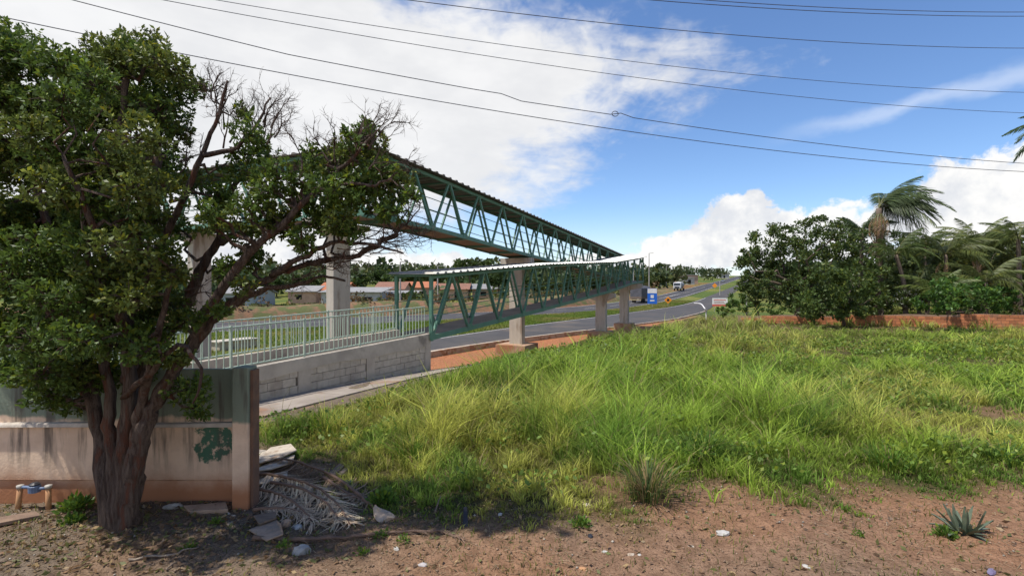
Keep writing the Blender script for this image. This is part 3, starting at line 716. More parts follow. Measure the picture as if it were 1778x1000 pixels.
# ------------------------------------------------------------------ the gnarled tree in the foreground
ht = empty('gnarled_tree', (-4.29, 5.57, gz(-4.29, 5.57)), 'gnarled dark tree with forked trunk leaning over the wall', 'tree')
def A(*q): return [at(*k) for k in q]
def subdiv(pts, k=3, jit=.0):
    """catmull-rom"""
    P = [pts[0]]+list(pts)+[pts[-1]]; o = []
    for i in range(1, len(P)-2):
        for j in range(k):
            t = j/k; a, b, c, d = P[i-1], P[i], P[i+1], P[i+2]
            v = .5*((2*b)+(c-a)*t+(2*a-5*b+4*c-d)*t*t+(3*b-3*c+d-a)*t**3)
            o.append(v+Vector((random.gauss(0, jit), random.gauss(0, jit), random.gauss(0, jit))))
    o.append(P[-2]); return o
G0 = 930
limbs = [
    (A((202, G0, 5.56), (199, 860, 5.56), (194, 790, 5.58), (190, 720, 5.6), (186, 640, 5.6), (170, 540, 5.5), (150, 440, 5.3), (140, 330, 5.1)), .086, .02),
    (A((216, G0, 5.54), (222, 860, 5.53), (230, 790, 5.52), (242, 720, 5.5), (258, 640, 5.3), (280, 560, 5.1), (300, 470, 5.0)), .086, .02),
    # points (px, py, depth), start radius, end radius
    (A((194, G0, 5.60), (188, 860, 5.60), (178, 790, 5.65), (166, 720, 5.7), (152, 620, 5.75), (120, 500, 5.8), (80, 380, 5.8), (40, 250, 5.8), (15, 130, 5.8)), .092, .03),
    (A((210, G0, 5.55), (212, 860, 5.55), (214, 790, 5.55), (222, 720, 5.55), (222, 600, 5.5), (212, 470, 5.5), (205, 340, 5.45), (212, 220, 5.4), (225, 110, 5.4)), .10, .03),
    (A((224, G0, 5.58), (232, 850, 5.55), (243, 780, 5.5), (264, 710, 5.5), (302, 645, 5.45), (345, 585, 5.45), (400, 528, 5.5), (470, 480, 5.5), (545, 455, 5.5), (620, 440, 5.45), (690, 405, 5.4)), .105, .022),
    (A((214, 840, 5.62), (236, 720, 5.75), (262, 620, 5.9), (318, 540, 6.0), (348, 470, 6.05), (375, 425, 6.05), (430, 402, 6.1), (520, 392, 6.1), (600, 375, 6.1)), .09, .02),
    (A((330, 600, 5.5), (372, 520, 5.3), (430, 445, 5.2), (500, 380, 5.1), (560, 320, 5.1), (610, 275, 5.05), (650, 235, 5.0)), .055, .012),
    (A((218, 560, 5.5), (270, 450, 5.4), (315, 350, 5.3), (350, 270, 5.3), (380, 200, 5.3), (395, 140, 5.3)), .05, .010),
    (A((212, 470, 5.5), (255, 360, 5.7), (275, 250, 5.8), (270, 150, 5.9), (262, 80, 5.9)), .07, .015),
    (A((150, 600, 5.75), (90, 540, 5.4), (30, 480, 5.1), (-40, 420, 4.9), (-110, 380, 4.8)), .07, .015),
    (A((160, 690, 5.7), (110, 640, 5.5), (60, 610, 5.3), (10, 600, 5.2)), .05, .012),
    (A((400, 528, 5.5), (450, 505, 5.6), (510, 495, 5.7), (560, 480, 5.75), (600, 488, 5.8)), .04, .01),
    (A((470, 480, 5.5), (520, 450, 5.3), (575, 425, 5.2), (640, 425, 5.1), (700, 440, 5.0)), .035, .008),
    (A((350, 270, 5.3), (400, 260, 5.2), (440, 225, 5.2), (470, 170, 5.2)), .03, .008),
    (A((375, 425, 6.05), (400, 340, 6.0), (430, 280, 5.9), (455, 220, 5.9)), .04, .01),
    (A((222, 600, 5.5), (190, 480, 5.0), (150, 370, 4.7), (110, 270, 4.6)), .06, .014),
    (A((215, 690, 5.5), (265, 640, 5.1), (310, 600, 4.9), (350, 640, 4.8), (335, 700, 4.8)), .035, .008),
    (A((222, 660, 5.5), (250, 560, 6.3), (220, 440, 6.7), (170, 320, 6.9), (130, 200, 6.9)), .06, .014),
    (A((690, 405, 5.4), (715, 380, 5.4), (735, 350, 5.4)), .012, .004), (A((560, 320, 5.1), (600, 320, 5.0), (650, 320, 4.95), (690, 300, 4.9)), .025, .007),
]
tb = MB(); nodes = []
for i, (pts, r0, r1) in enumerate(limbs):
    big = r0 > .1
    P = subdiv(pts, 7 if big else 4, .012 if big else .01); n = len(P)
    rad = [r0*(1-t)**1.0*1.0+r1*t if not big else .84*(r0*(1-.45*min(1, max(0, t-.35)*2.6))*(1-.75*t)+r1*t*.6)*(1+.12*max(0, 1-t*16)) for t in [k/(n-1) for k in range(n)]]
    tb.tube(P, rad, 28 if big else 8, ridge=.17 if big else .1, seed=i*1.7)
    nodes += [(p, r) for p, r in zip(P, rad)][n//3:]
trunk = tb.build('trunk', M_bark, ht, smooth=True)
NP = np.array([tuple(p) for p, r in nodes]); NR = np.array([r for p, r in nodes])
clumps = []   # px, py, radius px, depth, fullness
for px, py, r in [(0, 80, 48), (50, 108, 42), (98, 112, 40), (150, 128, 44), (202, 106, 46), (246, 92, 46), (290, 116, 42), (318, 150, 24), (345, 156, 15), (282, 180, 46), (300, 235, 34),
                  (-50, 130, 60), (-60, 240, 70), (-60, 360, 70), (-50, 480, 60), (20, 180, 56), (80, 190, 52), (150, 210, 58), (220, 190, 54), (40, 290, 60), (110, 290, 55), (190, 300, 58), (260, 290, 46),
                  (20, 390, 60), (100, 390, 58), (180, 390, 56), (250, 385, 46), (30, 480, 60), (110, 480, 58), (190, 480, 52), (255, 470, 46), (300, 400, 34), (300, 475, 28), (285, 530, 36),
                  (30, 570, 54), (110, 560, 54), (190, 560, 46), (260, 570, 42), (70, 640, 50), (140, 640, 40), (30, 640, 30), (180, 650, 36), (235, 650, 36), (90, 690, 34), (125, 705, 22), (330, 680, 34), (345, 715, 18), (300, 620, 30), (320, 560, 24)]:
    clumps.append((px, py, r, random.uniform(4.9, 6.4), 1.0))
    if r > 40: clumps.append((px+random.uniform(-20, 20), py+random.uniform(-20, 20), r*.9, random.uniform(4.6, 6.9), .8))
for px, py, r in [(345, 320, 32), (385, 350, 34), (410, 300, 28), (430, 232, 26), (450, 270, 26), (470, 330, 34), (520, 345, 34), (555, 300, 34), (600, 268, 36), (640, 252, 34), (632, 225, 16), (650, 310, 40), (690, 316, 26),
                  (610, 340, 42), (560, 375, 38), (480, 390, 36), (430, 410, 32), (675, 372, 26), (520, 420, 28), (395, 470, 26), (440, 455, 24), (335, 560, 20), (370, 395, 26), (600, 400, 28), (380, 540, 20), (425, 500, 18), (420, 195, 12), (700, 335, 16)]:
    clumps.append((px, py, r, random.uniform(5.0, 5.9), .85 if px > 530 else .62))
    if random.random() < .5: clumps.append((px+random.uniform(-14, 14), py+random.uniform(-14, 14), r*.8, random.uniform(4.8, 6.2), .6))
for px, py, r in [(110, 180, 46), (70, 240, 50), (150, 270, 50), (230, 240, 46), (95, 330, 50), (170, 350, 50), (235, 330, 44), (60, 430, 50), (140, 430, 50), (215, 430, 44), (90, 520, 48), (160, 520, 44), (225, 520, 40), (275, 430, 36), (130, 590, 44), (200, 600, 36), (60, 590, 44), (250, 610, 34), (280, 330, 32), (170, 150, 40)]:
    clumps.append((px, py, r, random.uniform(4.4, 5.1), .75))
for px, py, r in [(430, 360, 30), (540, 340, 30), (600, 305, 32), (655, 335, 28), (410, 385, 26), (610, 245, 20), (360, 370, 26), (500, 380, 26), (450, 250, 20), (420, 270, 22), (480, 290, 22), (575, 285, 28), (640, 275, 30), (670, 300, 26), (625, 325, 32), (570, 330, 32), (520, 310, 24), (660, 365, 24), (585, 385, 28), (455, 345, 28), (540, 270, 18), (690, 345, 18), (630, 235, 18)]:
    clumps.append((px, py, r, random.uniform(4.7, 5.5), .6))
tg = np.random.default_rng(5); LV = []; LN = []; LC = []
tw = MB()
def twig_path(a, b, sag=.06, n=4):
    a = Vector(a); b = Vector(b); L = (b-a).length
    return [a.lerp(b, k/n)+Vector((random.gauss(0, sag), random.gauss(0, sag), random.gauss(0, sag)))*L*(0 if k in (0, n) else 1) for k in range(n+1)]
for px, py, r, d, full in clumps:
    c = np.array(at(px, py, d)); R_ = r/F*d; k = int(np.argmin(((NP-c)**2).sum(1)+.3*np.maximum(0, NP[:, 2]-c[2])))
    tw.tube(twig_path(NP[k], c, .1, 5), [min(NR[k]*.6, .022)*(1-.13*q)+.002 for q in range(6)], 5, cap=False)
    n = int(1250*R_*R_*full*1.55)+8
    dr = rand_dirs(n, tg); rad = tg.random((n, 1))**.45
    dr[:, 2] = dr[:, 2]*.9
    pos = c+dr*rad*R_*(np.array([[1, 1.15, .82]]))
    pos += (tg.random((n, 3))-.5)*R_*.35
    tint = (.092, .150, .028) if tg.random() < .65 else (.125, .165, .034)
    for j in range(0, n, 3):
        tw.tube([Vector(c+dr[j]*rad[j]*R_*.25), Vector(pos[j]-(pos[j]-c)*.3)+Vector((0, 0, .02)), Vector(pos[j])], [.006, .004, .002], 3, cap=False)
    m = 8; ax = dr*.6+rand_dirs(n, tg)*.5+np.array([[0, 0, .45]])
    for q in range(m):
        dd = ax*.5+rand_dirs(n, tg)*.9
        LV.append(pos+ax*(.02*(q % 3))); LN.append(dd); 
        cc = greens(n, tint, tg, .35, .12); young = tg.random((n, 1)) < .12*(dr[:, 2:3] > .2); LC.append(np.where(young, cc*np.array([[2.0, 1.7, .9]]), cc))
V, Q, C = leaves_arrays(np.concatenate(LV), np.concatenate(LN), .052, .48, np.concatenate(LC), .3, tg)
link('crown', np_mesh('crown', V, Q, C), M_leaf, ht)
# bare twig sprays
def spray(a, d, L, r, lev):
    n = 4; p = Vector(a); d = Vector(d).normalized(); pts = [p.copy()]
    for i in range(n):
        d = (d+Vector((random.gauss(0, .22), random.gauss(0, .22), random.gauss(0, .22)))+Vector((0, 0, .05))).normalized(); p = p+d*L/n; pts.append(p.copy())
    tw.tube(pts, [r*(1-.17*k) for k in range(n+1)], 4 if lev < 2 else 3, cap=False)
    if lev < 3:
        for k in range(random.choice((3, 4, 5))):
            b = pts[random.randint(1, n)]; e = (d+Vector((random.gauss(0, .6), random.gauss(0, .6), random.gauss(0, .5)))).normalized(); spray(b, e, L*random.uniform(.45, .75), r*.55, lev+1)
for q, dd, L, k in [((375, 215, 5.3), (.1, 0, 1), .45, 3), ((395, 260, 5.3), (.45, 0, .9), .5, 3), ((430, 270, 5.9), (.3, .1, 1), .55, 3), ((455, 220, 5.9), (.4, 0, .8), .45, 3), ((470, 250, 5.3), (.6, 0, .7), .4, 2), ((360, 180, 5.3), (0, 0, 1), .32, 2),
                    ((590, 280, 5.1), (.1, 0, 1), .40, 3), ((640, 250, 5.0), (.5, 0, .8), .42, 3), ((560, 300, 5.1), (-.2, 0, 1), .40, 3), ((660, 280, 5.0), (.8, 0, .35), .38, 2), ((520, 340, 5.1), (-.1, 0, 1), .4, 2),
                    ((650, 425, 5.1), (1, 0, .15), .42, 3), ((600, 440, 5.4), (1, 0, -.15), .45, 3), ((560, 455, 5.5), (1, 0, -.25), .40, 3), ((690, 405, 5.4), (.8, 0, -.5), .3, 2), ((700, 380, 5.4), (.5, 0, .5), .26, 2), ((620, 400, 5.4), (.9, 0, 0), .5, 3), ((520, 470, 5.6), (.9, 0, -.1), .4, 3),
                    ((470, 480, 5.5), (.8, 0, .3), .4, 2), ((240, 85, 5.5), (0, 0, 1), .2, 1), ((130, 110, 5.6), (.1, 0, 1), .2, 1), ((300, 300, 5.4), (.6, -.1, .4), .4, 2), ((330, 520, 5.5), (.6, 0, .4), .35, 2)]:
    for _ in range(k): spray(at(*q)+Vector((random.gauss(0, .06), random.gauss(0, .1), random.gauss(0, .06))), dd, L*.78, .010, 0)
tw.build('branches', M_bark, ht)

# ------------------------------------------------------------------ trees and palms behind the brick wall
def leafy_tree(label, base, dist, cl, leaf, col, cat='tree', name='leafy_tree', group=None, dens=1.0, tr=.16, seed=1, flowers=0.0, zb=None):
    g = np.random.default_rng(seed); random.seed(seed)
    bx = (base-889)/F*dist; b = Vector((bx, dist, gz(bx, dist)-.05)); e = empty(name, b, label, cat, group)
    t = MB(); V_ = []; N_ = []; C_l = []
    cs = [(at(px, py, dist+g.normal()*1.2), rx/F*dist, ry/F*dist) for px, py, rx, ry in cl]
    cen = sum((c for c, _, _ in cs), Vector())/len(cs); fork = Vector((b.x*.5+cen.x*.5, b.y, b.z+(cen.z-b.z)*.5))
    t.tube(subdiv([b, b.lerp(fork, .5)+Vector((.1, 0, 0)), fork], 3, .03), [tr*(1-.4*k/6) for k in range(7)], 8)
    for c, rx, ry in cs:
        t.tube(twig_path(fork, c, .07, 5), [tr*.5*(1-.16*k) for k in range(6)], 5)
        vol = rx*ry; n = int(820*vol*dens/leaf*.16)+30
        sub = max(5, int(n/60)); sc = rand_dirs(sub, g)*(g.random((sub, 1))**.25)*1.05
        k = g.integers(0, sub, n); off = rand_dirs(n, g)*(g.random((n, 1))**.5)*.26
        pos = (sc[k]+off)*np.array([[rx, (rx+ry)*.5, ry]])+np.array(c)
        V_.append(pos); N_.append(rand_dirs(n, g)+np.array([[0, 0, .35]])+off)
        tint = (.8+.45*g.random((sub, 1)))[k]; cc = greens(n, col, g, .3, .18)*tint
        if flowers: cc = np.where(g.random((n, 1)) < flowers, np.array([[.75, .74, .68]]), cc)
        C_l.append(cc)
    t.build('trunk', M_bark2, e, smooth=True)
    V, Q, C = leaves_arrays(np.concatenate(V_), np.concatenate(N_), leaf, .55, np.concatenate(C_l), .3, g)
    link('crown', np_mesh('crown', V, Q, C), M_leaf, e); return e
leafy_tree('broad dark tree with open crown left of the palms', 1385, 42, [(1345, 418, 40, 26), (1398, 402, 48, 24), (1448, 415, 42, 26), (1318, 458, 38, 28), (1388, 448, 50, 30), (1440, 462, 46, 30), (1300, 440, 14, 14), (1312, 492, 30, 22), (1368, 500, 44, 30), (1425, 505, 42, 28), (1478, 440, 24, 28), (1300, 478, 18, 16), (1296, 458, 12, 12)], .24, (.078, .118, .032), seed=21, dens=1.0, tr=.28)
leafy_tree('dense low tree growing in front of the brick wall', 1465, 34.6, [(1440, 490, 42, 30), (1480, 505, 34, 28), (1420, 522, 46, 22), (1468, 535, 44, 20), (1395, 535, 30, 18), (1430, 545, 30, 12), (1490, 545, 24, 12), (1500, 470, 22, 26), (1515, 520, 20, 24)], .20, (.075, .118, .028), seed=22, dens=1.1, tr=.13)
leafy_tree('small pale tree at the left end of the grove beside the sign', 1318, 46, [(1300, 455, 16, 12), (1312, 480, 18, 14), (1296, 492, 14, 10), (1325, 520, 24, 14)], .22, (.085, .115, .035), seed=23, dens=.8, tr=.09)
leafy_tree('round bush at the left foot of the grove', 1290, 52, [(1282, 522, 18, 14), (1300, 532, 20, 12), (1335, 538, 26, 10)], .22, (.075, .135, .03), 'bush', 'round_bush', seed=24, dens=1.1, tr=.06)
leafy_tree('small bright bush beside the red and white board', 1256, 60, [(1250, 541, 12, 8), (1266, 538, 12, 9)], .26, (.10, .18, .035), 'bush', 'round_bush', seed=34, dens=1.1, tr=.05)
leafy_tree('white flowering shrub behind the brick wall', 1572, 37.5, [(1556, 520, 22, 16), (1585, 516, 24, 18), (1570, 505, 18, 12)], .17, (.10, .15, .04), 'shrub', 'flowering_shrub', seed=25, flowers=.16, dens=.9, tr=.07)
leafy_tree('glossy bright green shrub spilling over the brick wall', 1660, 33.6, [(1625, 520, 30, 22), (1660, 512, 36, 26), (1700, 510, 38, 26), (1732, 520, 28, 20), (1680, 532, 44, 15), (1645, 500, 22, 16)], .20, (.075, .155, .03), 'shrub', 'glossy_shrub', seed=26, dens=1.3, tr=.09)
leafy_tree('olive green tree at the right border above the wall', 1752, 38, [(1745, 480, 36, 34), (1780, 470, 40, 44), (1760, 520, 34, 24), (1800, 520, 40, 30), (1725, 500, 22, 20)], .22, (.11, .13, .035), seed=27, dens=.9, tr=.14)
leafy_tree('shaded tree filling the gap between the palms', 1610, 47, [(1560, 470, 34, 30), (1600, 450, 36, 34), (1640, 470, 40, 34), (1590, 500, 44, 30), (1545, 500, 30, 30), (1690, 480, 44, 34), (1640, 500, 50, 30)], .26, (.070, .098, .030), seed=28, dens=.9, tr=.16)
leafy_tree('dark tree standing behind the tall palm', 1510, 50, [(1500, 428, 26, 26), (1545, 432, 30, 26), (1580, 448, 26, 24), (1470, 410, 20, 18), (1480, 480, 34, 30), (1525, 490, 36, 30)], .26, (.055, .085, .026), seed=29, dens=.9, tr=.16)
M_deadfrond = mat('dead_frond', (.36, .26, .16), (.26, .18, .11), scale=6, rough=.9)
def frond_mesh(L, droop, sweep, n=46, leaf=.55, col=(.07, .11, .028), seed=0, dens=1, wd=.024):
    """rachis along +X bending down; leaflets on both sides, drooping"""
    g = np.random.default_rng(seed); V_ = []; Q_ = []; C_ = []; o = 0
    ts = np.linspace(0, 1, 12); rx = L*(ts-.22*droop*ts**2); rz = L*(.38*ts-(.25+.75*droop)*ts**2.1)*.9; ry = L*sweep*ts**2
    for i in range(11):
        w_ = .035*(1-ts[i])+.006; w2 = .035*(1-ts[i+1])+.006
        V_ += [[rx[i], ry[i]-w_, rz[i]], [rx[i], ry[i]+w_, rz[i]], [rx[i+1], ry[i+1]+w2, rz[i+1]], [rx[i+1], ry[i+1]-w2, rz[i+1]]]; Q_.append([o, o+1, o+2, o+3]); o += 4; C_ += [[.16, .16, .06]]*4
    for sgn in (-1, 1):
        for j in range(n):
            t = .14+.86*(j+.5)/n; x = np.interp(t, ts, rx); z = np.interp(t, ts, rz); y = np.interp(t, ts, ry)
            l = leaf*(math.sin(math.pi*min(1, t*.9+.12))**.6)*(.8+.4*g.random()); a = .75+.5*g.random()*t
            d = np.array([math.cos(a)*.8, sgn*math.sin(a), -.25-.5*g.random()-.3*t]); d /= np.linalg.norm(d); k = np.array([x, y, z]); s_ = np.array([1, 0, 0])*wd
            m1 = k+d*l*.5+np.array([0, 0, .03*l]); m2 = k+d*l+np.array([.08*l, 0, -.25*l])
            V_ += [list(k-s_*.6), list(k+s_*.6), list(m1+s_), list(m1-s_), list(m2+s_*.15), list(m2-s_*.15)]; Q_ += [[o, o+1, o+2, o+3], [o+3, o+2, o+4, o+5]]; o += 6
            c = np.array(col)*(.75+.6*g.random())*(np.array([1.3, 1.15, .8]) if g.random() < .2 else 1); C_ += [list(c)]*6
    me = np_mesh('frond', np.array(V_), np.array(Q_), np.array(C_)); me.materials.append(M_leaf); return me
FR = {}
def palm(label, base, dist, top, nf, L, wind=0.0, col=(.07, .11, .028), name='palm_tree', dead=0, lean=0, seed=0, tr=.17, droop=.8, leaf=.6):
    random.seed(seed); bx = (base-889)/F*dist; b = Vector((bx, dist, gz(bx, dist)-.05)); e = empty(name, b, label, 'palm tree', 'palms of the grove')
    c = at(top[0], top[1], dist); mid = b.lerp(c, .5)+Vector((lean, 0, 0))
    P = subdiv([b, mid, c], 6); MB().tube(P, [tr*(1.25-.45*k/(len(P)-1)) for k in range(len(P))], 9).build('trunk', M_palmtrunk, e, smooth=True)
    for i in range(nf):
        a = 2*math.pi*(i*.382)+random.uniform(-.2, .2); up = 1-(i/nf)
        if wind: a = math.atan2(math.sin(a), math.cos(a)+wind)
        key = (round(L, 1), i % 4, col); dr = droop*(.45, .75, 1.0, 1.25)[i % 4]
        if key not in FR: FR[key] = frond_mesh(L, dr, .0 if not wind else .05, col=col, seed=i, leaf=leaf)
        o = bpy.data.objects.new('frond', FR[key]); COL.objects.link(o); o.parent = e; o.matrix_parent_inverse = world_inv(e)
        o.location = c; el_ = R(68*up-8)+random.uniform(-.15, .15); o.rotation_euler = (random.uniform(-.3, .3), -el_*.8, a)
        s_ = random.uniform(.82, 1.08); o.scale = (s_, s_, s_)
    for i in range(dead):
        a = 2*math.pi*i/dead+.3; key = ('dead', round(L, 1))
        if key not in FR:
            me = frond_mesh(L*.85, 1.1, 0, n=22, leaf=.4, col=(.30, .20, .12), seed=90); FR[key] = me
        o = bpy.data.objects.new('dead_frond', FR[key]); COL.objects.link(o); o.parent = e; o.matrix_parent_inverse = world_inv(e)
        o.location = c-Vector((0, 0, .25)); o.rotation_euler = (random.uniform(-.2, .2), R(62)+random.uniform(-.1, .2), a)
    return e
palm('tall palm with fronds blown to the right above the grove', 1527, 40, (1526, 362), 36, 4.4, 1.25, (.065, .10, .034), dead=14, seed=3, tr=.24, droop=.95, leaf=1.05)
palm('shorter palm with upright fan of fronds left of the tall palm', 1492, 44, (1497, 402), 18, 2.8, .0, (.065, .105, .04), seed=4, tr=.16, droop=.5)
palm('palm with a drooping crown low on the right of the tall palm', 1572, 38, (1556, 442), 17, 2.9, .3, (.075, .11, .03), seed=5, tr=.15, lean=.3, droop=.9)
palm('feathery palm with long arching fronds over the bright shrub', 1648, 38, (1642, 442), 24, 3.6, .6, (.12, .15, .045), seed=6, tr=.14, droop=.75, dead=3)
palm('yellow green palm whose fronds fan out near the right border', 1702, 40, (1698, 425), 24, 3.8, .5, (.14, .17, .05), seed=7, tr=.15, droop=.7, dead=3)
palm('palm half hidden at the right border of the grove', 1772, 37, (1768, 415), 20, 3.2, .35, (.075, .105, .03), seed=8, tr=.15, droop=.8)
palm('slim palm behind the fern like fronds', 1610, 46, (1606, 425), 18, 3.0, .4, (.08, .115, .035), seed=9, tr=.14, droop=.8)
palm('high palm whose frond tips enter at the upper right corner', 1880, 26, (1872, 218), 15, 3.2, .0, (.06, .10, .045), seed=10, tr=.17, droop=.8)

palm('young trunkless palm arching over the bright shrub', 1628, 35.5, (1628, 508), 16, 3.0, .3, (.11, .15, .04), seed=14, tr=.12, droop=.7)
palm('young trunkless palm between the shrub and the right border', 1712, 36, (1712, 490), 18, 3.2, .3, (.12, .15, .045), seed=15, tr=.12, droop=.75)
palm('young palm with low fronds right of the flowering shrub', 1596, 39, (1594, 492), 16, 3.0, .3, (.085, .125, .035), seed=16, tr=.12, droop=.7)
leafy_tree('tangled green tree behind the young palms', 1680, 50, [(1640, 455, 40, 34), (1700, 450, 46, 38), (1755, 455, 46, 40), (1660, 500, 60, 34), (1740, 505, 60, 34), (1800, 470, 40, 50)], .28, (.075, .105, .032), seed=31, dens=.9, tr=.18)
leafy_tree('broad tree closing the gap behind the dark low tree', 1420, 52, [(1350, 500, 50, 36), (1420, 500, 60, 36), (1490, 500, 60, 36), (1550, 505, 50, 36)], .28, (.05, .08, .026), seed=32, dens=.8, tr=.18)

leafy_tree('leafy young tree wrapping the lower trunk of the tall palm', 1530, 38.3, [(1512, 468, 22, 26), (1538, 480, 22, 26), (1520, 510, 30, 24), (1545, 520, 26, 20), (1500, 535, 24, 14)], .20, (.085, .125, .034), seed=35, dens=.9, tr=.08)
leafy_tree('light green tree between the feathery palms', 1668, 42, [(1662, 440, 26, 22), (1690, 460, 30, 24), (1640, 470, 26, 22), (1720, 450, 26, 24), (1745, 425, 22, 20)], .22, (.12, .155, .045), seed=36, dens=.9, tr=.1)

# ------------------------------------------------------------------ precast boundary wall behind the tree
random.seed(5)
def wall_mat():
    m = bpy.data.materials.new('weathered_wall_paint'); m.use_nodes = True; nt = m.node_tree; N = nt.nodes; L = nt.links; b = N['Principled BSDF']
    b.inputs['Roughness'].default_value = .9; b.inputs['Specular IOR Level'].default_value = .15
    pos = N.new('ShaderNodeNewGeometry').outputs['Position']; sx = N.new('ShaderNodeSeparateXYZ'); L.new(pos, sx.inputs[0])
    def nz(s, d=6, st=(1, 1, 1), off=(0, 0, 0)):
        mp = N.new('ShaderNodeMapping'); mp.inputs['Scale'].default_value = st; mp.inputs['Location'].default_value = off; L.new(pos, mp.inputs[0])
        n = N.new('ShaderNodeTexNoise'); L.new(mp.outputs[0], n.inputs['Vector']); n.inputs['Scale'].default_value = s; n.inputs['Detail'].default_value = d; n.inputs['Roughness'].default_value = .62; return n.outputs['Fac']
    def mr(v, lo, hi):
        n = N.new('ShaderNodeMapRange'); n.interpolation_type = 'SMOOTHSTEP'; L.new(v, n.inputs[0]); n.inputs[1].default_value = lo; n.inputs[2].default_value = hi; return n.outputs[0]
    def ma(op, a, c):
        n = N.new('ShaderNodeMath'); n.operation = op; n.use_clamp = False
        for i, v in enumerate((a, c)):
            if isinstance(v, (int, float)): n.inputs[i].default_value = v
            else: L.new(v, n.inputs[i])
        return n.outputs[0]
    def mx(f, a, c):
        n = N.new('ShaderNodeMix'); n.data_type = 'RGBA'; L.new(f, n.inputs[0])
        for i, v in ((6, a), (7, c)):
            if isinstance(v, tuple): n.inputs[i].default_value = (*v, 1)
            else: L.new(v, n.inputs[i])
        return n.outputs[2]
    z = sx.outputs[2]; x = sx.outputs[0]
    col = mx(mr(nz(2.2), .35, .65), (.74, .56, .41), (.60, .44, .32))                       # bare render
    gm = ma('ADD', ma('ADD', mr(z, .80, 1.18), ma('MULTIPLY', nz(1.5, 6, (1, 1, 1), (3, 0, 0)), 1.3)), -1.05)   # flaking green paint, mostly on the upper panels
    col = mx(mr(gm, .16, .36), col, (.20, .24, .185))
    pa = ma('ADD', ma('ADD', ma('POWER', ma('MULTIPLY', ma('ADD', x, 3.62), 3.2), 2.0), ma('POWER', ma('MULTIPLY', ma('ADD', z, -.73), 4.2), 2.0)), ma('MULTIPLY', nz(3.2), 3.4))
    col = mx(ma('MULTIPLY', mr(pa, 2.6, 2.35), mr(nz(11, 6), .36, .48)), col, (.07, .15, .10))                                        # one leftover patch of green
    dk = ma('MULTIPLY', mr(nz(2.6, 5, (2.2, 1, .22), (1, 0, 4)), .50, .66), mr(z, .25, .75))
    col = mx(ma('MULTIPLY', dk, .8), col, (.095, .082, .070))                                # run-off stains
    rd = ma('ADD', ma('MULTIPLY', z, -1.0), ma('MULTIPLY', nz(2.5), .35))
    col = mx(mr(rd, -.32, .06), col, (.36, .165, .085))                                      # red soil splash
    L.new(col, b.inputs['Base Color'])
    bp = N.new('ShaderNodeBump'); bp.inputs['Strength'].default_value = .5; bp.inputs['Distance'].default_value = .01; L.new(nz(28, 8), bp.inputs['Height']); L.new(bp.outputs[0], b.inputs['Normal'])
    return m
M_wall = wall_mat()
bw = empty('boundary_wall', (-4.5, 6.25, 0), 'weathered precast wall with flaking green paint behind the gnarled tree', 'wall')
def post(x, y0, y1, w, top): MB().box((x-w/2, y0, -.3), (x+w/2, y1, top)).build('post', M_wall, bw, bevel=.012)
post(-3.19, 6.00, 6.22, .19, 1.665); post(-4.72, 6.12, 6.34, .16, 1.62); post(-7.4, 6.12, 6.34, .16, 1.62); post(-9.6, 6.12, 6.34, .16, 1.62)
MB().box((-3.09, 6.045, -.2), (-3.055, 6.19, 1.63)).build('steel_edge', mat('rusty_steel', (.20, .11, .07), (.13, .08, .06), scale=6, rough=.8, bump=.3), bw)
for x0, x1 in ((-4.637, -3.287), (-7.32, -4.803), (-9.52, -7.482)):
    MB().box((x0, 6.205, -.25), (x1, 6.27, .272)).build('wall_panel', M_wall, bw, bevel=.006)
    MB().box((x0, 6.185, .28), (x1, 6.262, .925)).build('wall_panel', M_wall, bw, bevel=.006)
    MB().box((x0, 6.225, .965), (x1, 6.285, 1.615)).build('wall_panel', M_wall, bw, bevel=.006)
    P = [(x0, 6.13, .928), (x1, 6.13, .932), (x1, 6.29, .932), (x0, 6.29, .928), (x0, 6.15, .955), (x1, 6.15, .985), (x1, 6.29, .985), (x0, 6.29, .962)]
    MB().poly(P, [(0, 3, 2, 1), (4, 5, 6, 7), (0, 1, 5, 4), (1, 2, 6, 5), (2, 3, 7, 6), (3, 0, 4, 7)]).build('ledge', mat('ledge_mortar', (.55, .49, .42), (.42, .37, .31), scale=6, rough=.9, bump=.5), bw, bevel=.006)
# water meter on two stub pipes
wm = unproj(60, 884); e = empty('water_meter', wm, 'water meter between two clay coloured stub pipes by the wall', 'water meter')
M_clay = mat('clay_pipe', (.48, .27, .13), (.38, .2, .1), scale=8, rough=.75); M_blue = mat('meter_blue', (.16, .22, .34), (.08, .11, .18), scale=9, rough=.4); M_dark = mat('dark_plastic', (.02, .022, .03), (.03, .03, .035), scale=8, rough=.4)
M_white = mat('white_plastic', (.46, .44, .40), (.34, .32, .29), scale=9, rough=.5)
for sx_, t in ((-.17, -.035), (.165, .0)):
    MB().tube([wm+Vector((sx_+t, 0, -.08)), wm+Vector((sx_, 0, .25))], .028, 10).build('pipe', M_clay, e, smooth=True)
    MB().tube([wm+Vector((sx_, 0, .25)), wm+Vector((sx_, 0, .285))], .036, 10).build('pipe_cap', M_white, e, smooth=True)
MB().tube([wm+Vector((-.17, 0, .262)), wm+Vector((-.08, -.01, .265)), wm+Vector((.09, -.01, .25)), wm+Vector((.165, 0, .25))], .018, 8).build('connector', M_blue, e, smooth=True)
MB().lathe(wm+Vector((.01, -.01, .20)), [(.035, 0), (.06, .01), (.062, .08), (.05, .09)], 14).build('meter_body', M_blue, e)
MB().lathe(wm+Vector((.01, -.01, .291)), [(.05, 0), (.056, .012), (.03, .03)], 14).build('meter_lid', M_dark, e)

